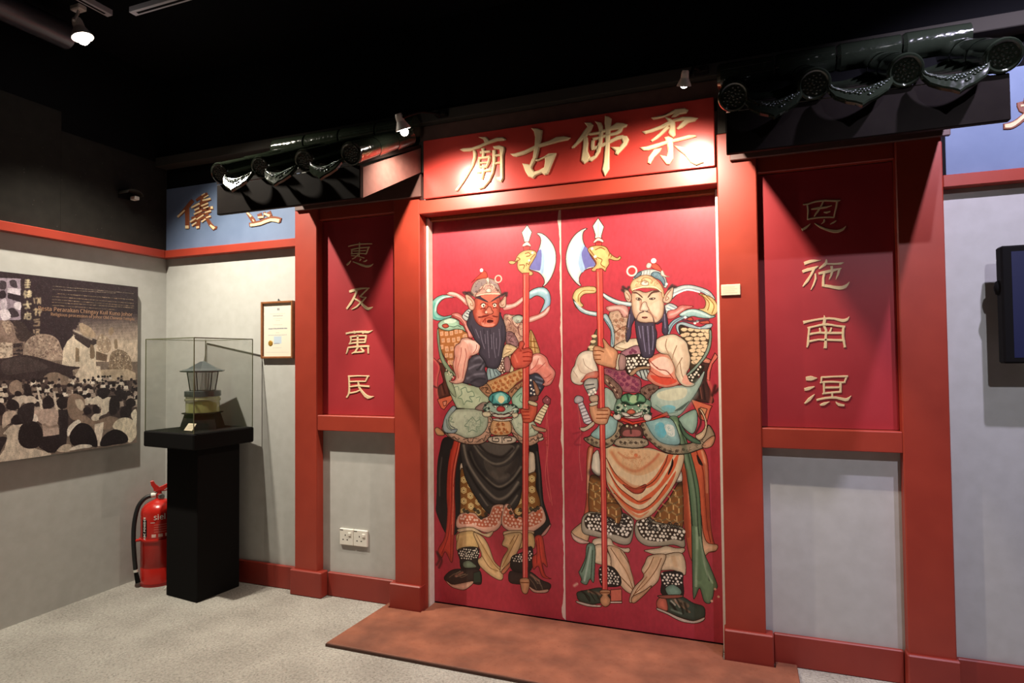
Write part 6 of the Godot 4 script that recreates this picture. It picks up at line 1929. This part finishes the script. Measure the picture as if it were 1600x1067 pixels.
# ------------------------------------------------------------------ tiled canopies
func canopy(x0: float, x1: float, label: String, tubes: Array) -> void:
	var root := Vector3((x0 + x1) / 2.0, 1.94, 0.0)
	var t := thing("tiled_canopy", label, "canopy", root, 0.0, "tiled canopies over the couplet boards")
	var a := x0 - root.x
	var b := x1 - root.x
	put("fascia_board", box(Vector3(a, 0.0, 0.523), Vector3(b, 0.140, 0.545), 0.003), M.fascia, t)
	put("ledger_board", box(Vector3(a + 0.004, 0.136, 0.002), Vector3(b - 0.004, 0.25, 0.020), 0.002), M.brown_wood, t)
	# raked end boards: polygon in (z, y)
	var rake := PackedVector2Array([Vector2(0.022, 0.256), Vector2(0.522, 0.006), Vector2(0.522, 0.135), Vector2(0.022, 0.378)])
	for x in [a, b - 0.02]:
		# the polygon's x runs along -z of the turned frame
		put("end_board", prism(rake, 0.0, 0.02, 0.0, Transform3D(Basis(Vector3(0, 0, 1), Vector3(0, 1, 0), Vector3(-1, 0, 0)), Vector3(x + 0.02, 0, 0))), M.brown_wood, t)
	var deck := PackedVector2Array([Vector2(0.022, 0.380), Vector2(0.545, 0.142), Vector2(0.545, 0.158), Vector2(0.022, 0.396)])
	put("roof_deck", prism(deck, 0.0, b - a, 0.0, Transform3D(Basis(Vector3(0, 0, 1), Vector3(0, 1, 0), Vector3(-1, 0, 0)), Vector3(b, 0, 0))), M.fascia, t)
	# cover tiles: round tubes that run up the slope
	var front := Vector3(0, 0.180, 0.572)
	var back := Vector3(0, 0.412, 0.095)
	var up := (back - front).normalized()
	for x in tubes:
		var f := front + Vector3(x - root.x, 0, 0)
		var s := st()
		for k in 3:
			var p := f + up * (0.170 * k + 0.006)
			add_lathe(s, [Vector3(0.047, 0, 1), Vector3(0.0485, 0.012, 1), Vector3(0.0455, 0.170, 1), Vector3(0.041, 0.176, 2)], 28, along(p, p + up))
		var tube := put("cover_tile", done(s), M.glaze, t)
		s = st()
		add_lathe(s, [Vector3(0, 0.004, 1), Vector3(0.036, 0.004, 1), Vector3(0.038, 0.0, 2), Vector3(0.042, -0.002, 3), Vector3(0.047, -0.001, 4), Vector3(0.050, 0.006, 5), Vector3(0.050, 0.020, 6), Vector3(0.046, 0.022, 7)], 28, along(f, f + up))
		# moulded ornament on the round end
		var fr := along(f, f + up)
		for k in 26:
			var ang := k * 2.4
			var rr := 0.0064 * sqrt(float(k))
			var q := fr * Vector3(cos(ang) * rr, 0.005, sin(ang) * rr)
			add_lathe(s, [Vector3(0.0052, 0.003, 9), Vector3(0.0042, -0.002, 9), Vector3(0.002, -0.0042, 9), Vector3(0, -0.0046, 9)], 7, Transform3D(fr.basis, q))
		put("end_cap", done(s), M.glaze, tube)
	# between the tubes: pan tiles in courses and a pointed drip tile in front
	for i in tubes.size() - 1:
		var xl: float = tubes[i] - root.x
		var xr: float = tubes[i + 1] - root.x
		for k in 5:
			var s := st()
			var p := front + up * (0.03 + 0.095 * k) + Vector3(0, -0.018 + 0.010, 0)
			var rise := Vector3(0, 0.86, 0.5).normalized()
			var rows := []
			for e in [[0.0, 0.014], [0.0, 0.0], [0.13, 0.016]]:
				var row := []
				for j in 11:
					var u := j / 10.0
					var sag := -0.036 * (1.0 - pow(2.0 * u - 1.0, 2.0))
					row.append(p + up * e[0] + rise * (sag + e[1] * -1.0 + 0.012) + Vector3(lerpf(xl, xr, u), 0, 0))
				rows.append(row)
			s.set_smooth_group(1)
			for j in 10:
				quad(s, rows[0][j], rows[0][j + 1], rows[1][j + 1], rows[1][j])
			s.set_smooth_group(2)
			for j in 10:
				quad(s, rows[1][j], rows[1][j + 1], rows[2][j + 1], rows[2][j])
			put("pan_tile", done(s), M.glaze, t)
		var poly := PackedVector2Array()
		var w := xr - xl - 0.07
		for j in 13:
			var u := j / 12.0
			poly.append(Vector2(lerpf(-w / 2.0, w / 2.0, u), -0.030 * (1.0 - pow(2.0 * u - 1.0, 2.0))))
		for q in [Vector2(0.49, -0.024), Vector2(0.40, -0.056), Vector2(0.24, -0.078), Vector2(0.10, -0.090), Vector2(0.0, -0.104), Vector2(-0.10, -0.090), Vector2(-0.24, -0.078), Vector2(-0.40, -0.056), Vector2(-0.49, -0.024)]:
			poly.append(Vector2(q.x * w, q.y))
		var tilt := Transform3D(Basis(Vector3.RIGHT, -0.45), front + Vector3((xl + xr) / 2.0, -0.012, 0.004))
		var s2 := st()
		add_prism(s2, poly, -0.010, 0.004, 0.004, tilt)
		for k in 40:
			var u := fmod(k * 0.618, 1.0) * 2.0 - 1.0
			var top := -0.030 * (1.0 - u * u) - 0.008
			var low := -0.092 * (1.0 - absf(u)) - 0.022 * absf(u) + 0.006
			var q := Vector2(u * w * 0.44, lerpf(top, low, fmod(k * 0.37, 1.0)))
			add_lathe(s2, [Vector3(0.007, -0.003, 9), Vector3(0.006, 0.002, 9), Vector3(0.003, 0.0042, 9), Vector3(0, 0.0048, 9)], 7, tilt * Transform3D(Basis(Vector3.RIGHT, PI / 2), Vector3(q.x, q.y, 0.003)))
		put("drip_tile", done(s2), M.glaze, t)
	# ridge of rounded tiles
	var n := 4
	for k in n:
		var s := st()
		var xa := lerpf(a - 0.036, b + 0.036, k / float(n))
		var xb := lerpf(a - 0.036, b + 0.036, (k + 1) / float(n))
		var y := 0.448
		add_lathe(s, [Vector3(0, 0, 1), Vector3(0.043, 0, 1), Vector3(0.050, 0.012, 2), Vector3(0.047, xb - xa - 0.006, 3), Vector3(0, xb - xa - 0.006, 4)], 28, along(Vector3(xa, y, 0.120), Vector3(xb, y, 0.120)))
		put("ridge_tile", done(s), M.glaze, t)

# ------------------------------------------------------------------ poster on the left wall
func build_poster() -> void:
	var x := LEFT + 0.035
	var t := thing("photograph_panel", "large sepia photograph panel of a street crowd with dark text header", "poster", Vector3(LEFT, 0.795, 0.955))
	put("board", box(Vector3(0.004, 0.0, -0.795), Vector3(0.034, 0.8995, 0.795), 0.001), M.black, t)
	var im := Image.create(1465, 829, false, Image.FORMAT_RGBA8)
	im.fill(rgb(120, 104, 94))
	paint(im, ART_PANEL, 2.4)
	brushwork(im, 90, 1.5)
	# print grain
	var r := RandomNumberGenerator.new()
	r.seed = 9
	for k in 60000:
		var px := r.randi() % 1465
		var py := r.randi() % 829
		var c := im.get_pixel(px, py)
		im.fill_rect(Rect2i(px, py, 3, 2), c.lightened(0.10) if r.randf() < 0.5 else c.darkened(0.14))
	put("print", textured_quad(Vector3(0.0345, 0.0, 0.795), Vector3(0.0345, 0.0, -0.795), Vector3(0.0345, 0.8995, -0.795), Vector3(0.0345, 0.8995, 0.795)), printed(im, 0.5), t)
	# title lines: reading direction runs towards the corner
	var turn := Basis(Vector3.UP, PI / 2)
	text("title", "Pesta Perarakan Chingay Kuil Kuno Johor", 0.0275, M.ink_tan, t, Transform3D(turn, Vector3(0.0352, 0.737, -0.509)))
	text("subtitle", "Religious procession of Johor Old Chinese Temple", 0.0205, M.ink_tan, t, Transform3D(turn, Vector3(0.0352, 0.711, -0.545)))

# ------------------------------------------------------------------ pedestal, case, lantern
func build_pedestal() -> void:
	var turn := deg_to_rad(-6.5)
	var at := Vector3(-2.728, 0.0, 0.135)
	var t := thing("display_pedestal", "black display pedestal with an overhanging square top beside the fire extinguisher", "pedestal", at, turn)
	put("column", box(Vector3(-0.127, 0.0, -0.135), Vector3(0.127, 0.805, 0.127), 0.004), M.velvet, t)
	put("top_slab", box(Vector3(-0.207, 0.806, -0.165), Vector3(0.207, 0.890, 0.207), 0.006), M.velvet, t)
	var c := thing("glass_case", "clear glass display case over the lantern on the black pedestal", "case", at + Vector3(0, 0.891, 0), turn)
	var w := 0.20
	var zb := -0.158
	var h := 0.487
	put("pane", box(Vector3(-w, 0, w - 0.004), Vector3(w, h, w)), M.glass, c)
	put("pane", box(Vector3(-w, 0, zb), Vector3(w, h, zb + 0.004)), M.glass, c)
	put("pane", box(Vector3(-w, 0, zb + 0.005), Vector3(-w + 0.004, h, w - 0.005)), M.glass, c)
	put("pane", box(Vector3(w - 0.004, 0, zb + 0.005), Vector3(w, h, w - 0.005)), M.glass, c)
	put("top_pane", box(Vector3(-w, h + 0.001, zb), Vector3(w, h + 0.005, w)), M.glass, c)
	var e := 0.0019
	for q in [[-w, w], [w, w], [-w, zb], [w, zb]]:
		put("edge_joint", box(Vector3(q[0] - e, 0, q[1] - e), Vector3(q[0] + e, h + 0.005, q[1] + e)), M.glass_edge, c)
	for z in [w, zb]:
		put("edge_joint", box(Vector3(-w, h + 0.001, z - e), Vector3(w, h + 0.006, z + e)), M.glass_edge, c)
	for x in [-w, w]:
		put("edge_joint", box(Vector3(x - e, h + 0.001, zb), Vector3(x + e, h + 0.006, w)), M.glass_edge, c)
	# the lantern
	var l := thing("lantern", "antique glass lantern with a pagoda roof on a dark wooden base inside the case", "lantern", at + Vector3(0.0, 0.891, 0.005), turn)
	l.scale = Vector3(1.16, 1.0, 1.16)
	var hexa := 6
	put("wooden_base", lathe([Vector3(0, 0, 1), Vector3(0.098, 0, 1), Vector3(0.096, 0.012, 2), Vector3(0.078, 0.080, 3), Vector3(0.090, 0.084, 4), Vector3(0.090, 0.089, 5), Vector3(0, 0.089, 6)], hexa, Transform3D.IDENTITY, true), M.velvet, l)
	put("glass_band", lathe([Vector3(0.074, 0.090, 1), Vector3(0.074, 0.150, 1), Vector3(0.078, 0.153, 2), Vector3(0.078, 0.165, 2), Vector3(0.074, 0.168, 3), Vector3(0.074, 0.176, 4)], 28), M.lantern_band, l)
	put("candle_plate", lathe([Vector3(0, 0.092, 1), Vector3(0.060, 0.092, 1), Vector3(0.060, 0.135, 2), Vector3(0.03, 0.15, 3), Vector3(0, 0.15, 4)], 20), mat(rgb(150, 146, 92), 0.5), l)
	put("metal_ring", lathe([Vector3(0.076, 0.176, 1), Vector3(0.079, 0.178, 2), Vector3(0.079, 0.206, 3), Vector3(0.074, 0.208, 4), Vector3(0.052, 0.208, 5)], 28), M.lantern_metal, l)
	var gl := put("glass_body", lathe([Vector3(0.052, 0.200, 1), Vector3(0.066, 0.312, 2)], hexa, Transform3D.IDENTITY, true), M.lantern_glass, l)
	for k in hexa:
		var f := TAU * k / hexa
		put("glazing_bar", rod(Vector3(cos(f) * 0.053, 0.200, sin(f) * 0.053), Vector3(cos(f) * 0.067, 0.312, sin(f) * 0.067), 0.0025, 8), M.lantern_metal, gl)
	put("roof", lathe([Vector3(0.060, 0.308, 1), Vector3(0.102, 0.312, 1), Vector3(0.106, 0.318, 2), Vector3(0.070, 0.330, 3), Vector3(0.036, 0.352, 4), Vector3(0.012, 0.368, 5), Vector3(0, 0.370, 6)], hexa, Transform3D(Basis(Vector3.UP, 0.3), Vector3.ZERO), true), M.lantern_metal, l)
	var p := thing("caption_card", "small cream caption card leaning against the lantern base", "card", at + Vector3(0.046, 0.892, 0.140), turn)
	var lean := Transform3D(Basis(Vector3.RIGHT, -0.55), Vector3.ZERO)
	put("card", prism(PackedVector2Array([Vector2(-0.036, 0.002), Vector2(0.030, 0.002), Vector2(0.036, 0.044), Vector2(-0.028, 0.044)]), -0.001, 0.001, 0.0, lean), M.cream, p)
	for k in 3:
		put("printed_line", box(Vector3(-0.018, 0.014 + 0.009 * k, 0.001), Vector3(0.020, 0.0155 + 0.009 * k, 0.0013)), mat(rgb(170, 160, 140), 0.7), p).transform = lean

# ------------------------------------------------------------------ fire extinguisher
func build_extinguisher() -> void:
	var t := thing("fire_extinguisher", "red fire extinguisher with black hose standing in the corner behind the pedestal", "extinguisher", Vector3(-3.085, 0.0, 0.112), deg_to_rad(51.0))
	var r := 0.093
	put("cylinder", lathe([Vector3(0, 0.004, 1), Vector3(r - 0.010, 0.004, 1), Vector3(r, 0.014, 2), Vector3(r, 0.100, 3), Vector3(r - 0.002, 0.104, 3), Vector3(r, 0.108, 3), Vector3(r, 0.405, 3), Vector3(r - 0.004, 0.425, 3), Vector3(r - 0.020, 0.447, 3), Vector3(r - 0.048, 0.464, 3), Vector3(0.022, 0.474, 3), Vector3(0.020, 0.478, 4), Vector3(0, 0.478, 5)], 48), M.ext_red, t)
	put("foot_ring", lathe([Vector3(r - 0.012, 0.0, 1), Vector3(r + 0.001, 0.0, 1), Vector3(r + 0.001, 0.016, 2)], 48), M.ext_dark, t)
	put("retaining_band", lathe([Vector3(r, 0.252, 1), Vector3(r + 0.006, 0.253, 2), Vector3(r + 0.006, 0.263, 3), Vector3(r, 0.264, 4)], 48), M.ext_red, t)
	var v := put("valve", lathe([Vector3(0.016, 0.474, 1), Vector3(0.018, 0.500, 2), Vector3(0.012, 0.504, 3), Vector3(0.012, 0.524, 4), Vector3(0, 0.524, 5)], 20), M.ext_dark, t)
	put("pressure_gauge", lathe([Vector3(0, 0, 1), Vector3(0.016, 0, 1), Vector3(0.016, 0.012, 2), Vector3(0.012, 0.014, 3), Vector3(0, 0.012, 4)], 20, along(Vector3(0.008, 0.488, 0.014), Vector3(0.012, 0.488, 0.040))), M.steel, v)
	var lever := PackedVector2Array([Vector2(-0.028, 0.520), Vector2(0.02, 0.522), Vector2(0.06, 0.548), Vector2(0.13, 0.572), Vector2(0.13, 0.578), Vector2(0.05, 0.560), Vector2(0.0, 0.540), Vector2(-0.02, 0.560), Vector2(-0.03, 0.580), Vector2(-0.046, 0.578), Vector2(-0.042, 0.556), Vector2(-0.03, 0.535)])
	put("squeeze_lever", prism(lever, -0.010, 0.010, 0.001), M.ext_red, t)
	put("carry_handle", prism(PackedVector2Array([Vector2(-0.02, 0.512), Vector2(0.04, 0.518), Vector2(0.13, 0.514), Vector2(0.13, 0.521), Vector2(0.04, 0.525), Vector2(-0.02, 0.522)]), -0.010, 0.010, 0.001), M.ext_dark, t)
	var s := st()
	add_tube(s, curve(PackedVector3Array([Vector3(-0.030, 0.496, 0.0), Vector3(-0.070, 0.485, 0.004), Vector3(-0.104, 0.440, 0.010), Vector3(-0.122, 0.350, 0.020), Vector3(-0.124, 0.250, 0.030), Vector3(-0.118, 0.150, 0.035), Vector3(-0.112, 0.085, 0.035)])), 0.0115, 14)
	put("hose", done(s), M.hose, t)
	put("hose_collar", rod(Vector3(-0.018, 0.497, 0.0), Vector3(-0.042, 0.497, 0.0), 0.014), M.white, t)
	put("hose_collar", rod(Vector3(-0.113, 0.100, 0.035), Vector3(-0.112, 0.086, 0.035), 0.0125), M.white, t)
	put("nozzle", lathe([Vector3(0, 0, 1), Vector3(0.010, 0, 1), Vector3(0.013, 0.060, 2), Vector3(0, 0.060, 3)], 16, along(Vector3(-0.112, 0.086, 0.035), Vector3(-0.100, 0.02, 0.040))), M.black, t)
	put("hose_clip", rod(Vector3(-0.124, 0.258, 0.030), Vector3(-0.088, 0.258, 0.022), 0.008), M.ext_red, t)
	# printed label: bars and lettering that follow the curved body
	var dark := put("label_strip", curved(r + 0.0006, -2.62, -2.28, 0.278, 0.375), M.black, t)
	text("brand_lettering", "siel", 0.040, M.ink_white, t, on_body(r, -1.56, 0.388))
	text("type_lettering", "ABC POWDER", 0.020, M.ink_white, dark, on_body(r + 0.001, -2.42, 0.327, PI / 2), true)
	for k in 5:
		put("label_line", curved(r + 0.0006, -2.05 if k == 0 else -1.85, -1.80 if k == 0 else -0.9, 0.357 - 0.013 * k, 0.360 - 0.013 * k), M.ink_white if k == 0 else mat(rgb(226, 120, 108), 0.5), t)
	for k in 3:
		put("class_symbol", curved(r + 0.0006, -1.98 + 0.36 * k, -1.75 + 0.36 * k, 0.277, 0.294), mat(rgb(236, 190, 180), 0.5), t)

func curved(r: float, a0: float, a1: float, y0: float, y1: float) -> ArrayMesh:   # patch on a cylinder; angle from +x towards -z
	var s := st()
	s.set_smooth_group(1)
	for k in 10:
		var a := -lerpf(a0, a1, k / 10.0)
		var b := -lerpf(a0, a1, (k + 1) / 10.0)
		quad(s, Vector3(cos(a) * r, y0, sin(a) * r), Vector3(cos(b) * r, y0, sin(b) * r), Vector3(cos(b) * r, y1, sin(b) * r), Vector3(cos(a) * r, y1, sin(a) * r))
	return done(s)

func on_body(r: float, a: float, y: float, roll := 0.0) -> Transform3D:
	var n := Vector3(cos(-a), 0, sin(-a))
	var x := Vector3.UP.cross(n).normalized()
	return Transform3D(Basis(x, Vector3.UP, n) * Basis(Vector3.BACK, roll), n * (r + 0.0008) + Vector3(0, y, 0))

# ------------------------------------------------------------------ certificate, sockets
func build_certificate() -> void:
	var t := thing("framed_certificate", "framed certificate with a gold seal in a thin brown frame on the grey wall", "certificate", Vector3(-2.375, 1.272, WALL))
	var w := 0.112
	var h := 0.322
	put("backing", box(Vector3(-w + 0.004, 0.004, 0.002), Vector3(w - 0.004, h - 0.004, 0.010)), M.cream, t)
	put("frame_bar", box(Vector3(-w, 0, 0.001), Vector3(-w + 0.012, h, 0.022), 0.002), M.wood, t)
	put("frame_bar", box(Vector3(w - 0.012, 0, 0.001), Vector3(w, h, 0.022), 0.002), M.wood, t)
	put("frame_bar", box(Vector3(-w + 0.012, 0, 0.001), Vector3(w - 0.012, 0.012, 0.022), 0.002), M.wood, t)
	put("frame_bar", box(Vector3(-w + 0.012, h - 0.012, 0.001), Vector3(w - 0.012, h, 0.022), 0.002), M.wood, t)
	var im := Image.create(300, 470, false, Image.FORMAT_RGBA8)
	im.fill(rgb(232, 222, 204))
	var r := RandomNumberGenerator.new()
	r.seed = 3
	var line := func(y: int, x0: int, x1: int, hgt: int, c: Color) -> void:
		var x := x0
		while x < x1:
			var l := r.randi_range(3, 9)
			im.fill_rect(Rect2i(x, y + r.randi_range(0, 1), l, hgt), c)
			x += l + 2
	im.fill_rect(Rect2i(144, 42, 26, 20), rgb(150, 146, 150))
	line.call(90, 70, 230, 4, rgb(178, 172, 166))
	line.call(106, 100, 200, 8, rgb(140, 138, 146))
	line.call(132, 100, 200, 4, rgb(178, 172, 166))
	line.call(150, 130, 165, 4, rgb(178, 172, 166))
	line.call(188, 105, 195, 4, rgb(178, 172, 166))
	line.call(218, 52, 242, 11, rgb(128, 128, 138))
	line.call(258, 130, 165, 4, rgb(178, 172, 166))
	line.call(278, 48, 240, 5, rgb(150, 150, 166))
	im.fill_rect(Rect2i(110, 292, 80, 66), rgb(190, 204, 218))
	line.call(352, 112, 168, 8, rgb(130, 138, 150))
	line.call(392, 100, 190, 4, rgb(190, 184, 176))
	line.call(432, 30, 270, 3, rgb(190, 184, 176))
	put("paper", textured_quad(Vector3(-w + 0.012, 0.012, 0.0105), Vector3(w - 0.012, 0.012, 0.0105), Vector3(w - 0.012, h - 0.012, 0.0105), Vector3(-w + 0.012, h - 0.012, 0.0105)), printed(im, 0.5), t)
	put("gold_seal", lathe([Vector3(0, 0.002, 1), Vector3(0.012, 0.002, 1), Vector3(0.0165, 0.0, 2)], 24, Transform3D(Basis(Vector3.RIGHT, PI / 2), Vector3(-0.050, 0.086, 0.0108))), M.gold, t)
	put("hook", lathe([Vector3(0, 0, 1), Vector3(0.006, 0, 1), Vector3(0.003, 0.014, 2), Vector3(0, 0.014, 3)], 10, Transform3D(Basis.IDENTITY, Vector3(0.004, h, 0.008))), M.lantern_metal, t)

func build_sockets() -> void:
	for k in 2:
		var t := thing("power_socket", ["white square power socket with a rocker switch, next to the red gateway post", "white square power socket with a rocker switch, adjoining another socket towards the doors"][k], "socket", Vector3(-1.918 + 0.0875 * k, 0.277, WALL), 0.0, "pair of wall sockets")
		put("plate", box(Vector3(-0.043, 0.0, 0.0), Vector3(0.043, 0.086, 0.011), 0.003), M.white, t)
		put("rocker_switch", box(Vector3(0.012, 0.050, 0.010), Vector3(0.030, 0.068, 0.0155), 0.002), M.white, t)
		for q in [[-0.006, 0.048, 0.005, 0.008], [-0.020, 0.026, 0.008, 0.005], [0.006, 0.026, 0.008, 0.005]]:
			put("pin_hole", box(Vector3(q[0] - q[2] / 2, q[1], 0.0108), Vector3(q[0] + q[2] / 2, q[1] + q[3], 0.0113)), M.black, t)
		put("maker_mark", box(Vector3(-0.040, 0.076, 0.0108), Vector3(-0.020, 0.080, 0.0113)), M.black, t)

func build_mat() -> void:
	var t := thing("threshold_board", "worn reddish brown threshold board lying on the carpet before the doors", "threshold", Vector3(-0.72, 0.0, 0.2))
	var o := Vector2(0.72, 0.2)
	var p := PackedVector2Array()
	for q in [[-1.672, 0.445], [0.252, 0.445], [0.252, -0.030], [0.171, -0.030], [0.171, 0.022], [-0.027, 0.022], [-0.027, 0.002], [-0.030, 0.002], [-0.030, -0.112], [-1.430, -0.112], [-1.430, 0.002], [-1.438, 0.002], [-1.438, 0.022], [-1.624, 0.022], [-1.624, -0.030], [-1.650, -0.030]]:
		p.append(Vector2(q[0] + o.x, -(q[1] - o.y)))
	put("board", prism(p, 0.0, 0.016, 0.003, Transform3D(Basis(Vector3(1, 0, 0), Vector3(0, 0, -1), Vector3(0, 1, 0)), Vector3.ZERO)), M.mat_board, t)
	put("edge_strip", box(Vector3(-1.672 + 0.72, 0.0, 0.246), Vector3(0.252 + 0.72, 0.012, 0.250)), M.mat_edge, t)

# ------------------------------------------------------------------ television
func build_television() -> void:
	var t := thing("television", "flat black television with a dark blue screen on the right hand wall bay", "television", Vector3(1.42, 1.225, WALL))
	var w := 0.488
	put("housing", box(Vector3(-w, 0.0, 0.085), Vector3(w, 0.416, 0.135), 0.006), M.black, t)
	put("screen", box(Vector3(-w + 0.030, 0.020, 0.1345), Vector3(w - 0.030, 0.394, 0.1358)), glow(rgb(7, 13, 52), 0.2), t)
	put("wall_bracket", box(Vector3(-0.20, 0.12, 0.0), Vector3(0.20, 0.33, 0.084), 0.004), M.black, t)
	put("speaker_bulge", lathe([Vector3(0, -0.03, 1), Vector3(0.012, -0.022, 1), Vector3(0.017, 0.0, 1), Vector3(0.012, 0.022, 1), Vector3(0, 0.03, 1)], 20, Transform3D(Basis.IDENTITY, Vector3(-w + 0.004, 0.27, 0.10))), M.black, t)
	put("standby_light", box(Vector3(-w + 0.066, 0.006, 0.1345), Vector3(-w + 0.074, 0.012, 0.1358)), glow(rgb(230, 220, 90), 2.0), t)

# ------------------------------------------------------------------ ceiling
func build_ceiling_things() -> void:
	put("duct", rod(Vector3.ZERO, Vector3(-0.06, 0, 3.4), 0.062, 28), M.trunk, thing("ceiling_duct", "dark metal duct running under the ceiling beside the left wall", "duct", Vector3(-3.0, 2.86, 0.70)))
	for d in [["pale lighting track that ends above the blue header panel", Vector3(-2.58, 2.905, 0.685), Vector3(3.2, 0, 0)], ["thin black lighting track that carries the spotlight over the display case", Vector3(-2.735, 2.93, 0.68), Vector3(0, 0, 2.6)], ["ceiling track above the television wall", Vector3(1.09, 2.985, 0.7), Vector3(0, 0, 2.4)]]:
		var t := thing("lighting_track", d[0], "track", d[1])
		var v: Vector3 = d[2]
		var side := Vector3(0, 0, 0.018) if v.x > 0.0 else Vector3(0.018, 0, 0)
		put("rail", box(-side - Vector3(0, 0.014, 0), v + side + Vector3(0, 0.014, 0), 0.002), M.track, t)
		put("slot", box(-side * 0.35 - Vector3(0, 0.0150, 0) + v * 0.01, v * 0.99 + side * 0.35 - Vector3(0, 0.0138, 0)), M.black, t)
		var n := 3
		for k in n:
			var q := v * ((k + 0.2) / n)
			put("hanger", rod(q + Vector3(0, 0.013, 0), q + Vector3(0, 2.9995 - d[1].y, 0), 0.004, 8), M.black, t)

func build_small_things() -> void:
	var t := thing("name_plate", "small cream label plate on the red post beside the pale faced warrior door", "plate", Vector3(0.029, 1.5135, 0.0))
	put("plate", box(Vector3(-0.038, 0.0, 0.0), Vector3(0.038, 0.046, 0.008), 0.002), M.cream, t)
	for k in 4:
		put("printed_line", box(Vector3(-0.031, 0.010 + 0.008 * k, 0.008), Vector3(0.026 - 0.01 * (k % 2), 0.0115 + 0.008 * k, 0.0082)), mat(rgb(186, 168, 138), 0.7), t)
	t = thing("paper_scrap", "tiny crumpled white paper scrap on the carpet between extinguisher and pedestal", "paper", Vector3(-2.935, 0.0, 0.185))
	put("scrap", prism(PackedVector2Array([Vector2(-0.016, 0.0), Vector2(0.017, 0.0), Vector2(0.020, 0.008), Vector2(0.006, 0.020), Vector2(-0.006, 0.016), Vector2(-0.014, 0.007)]), -0.006, 0.006, 0.002, Transform3D(Basis(Vector3.UP, 0.6), Vector3.ZERO)), M.white, t)
	t = thing("hooded_wall_light", "small dark hooded wall fitting with a white insert on the black upper wall", "wall light", Vector3(LEFT + 0.006, 2.205, 0.215))
	var s := st()
	var arc := PackedVector2Array()
	for k in 9:
		var f := PI * k / 8.0
		arc.append(Vector2(cos(f) * 0.052, sin(f) * 0.030))
	for k in range(8, -1, -1):
		var f := PI * k / 8.0
		arc.append(Vector2(cos(f) * 0.046, sin(f) * 0.025))
	add_prism(s, arc, 0.0, 0.075, 0.0, Transform3D(Basis(Vector3.UP, PI / 2), Vector3(0, 0.012, 0)))
	put("hood", done(s), M.beam, t)
	put("base_plate", box(Vector3(0, -0.012, -0.05), Vector3(0.008, 0.04, 0.05), 0.002), M.black, t)
	put("white_insert", box(Vector3(0.012, -0.010, -0.042), Vector3(0.055, 0.012, -0.012), 0.004), M.white, t)
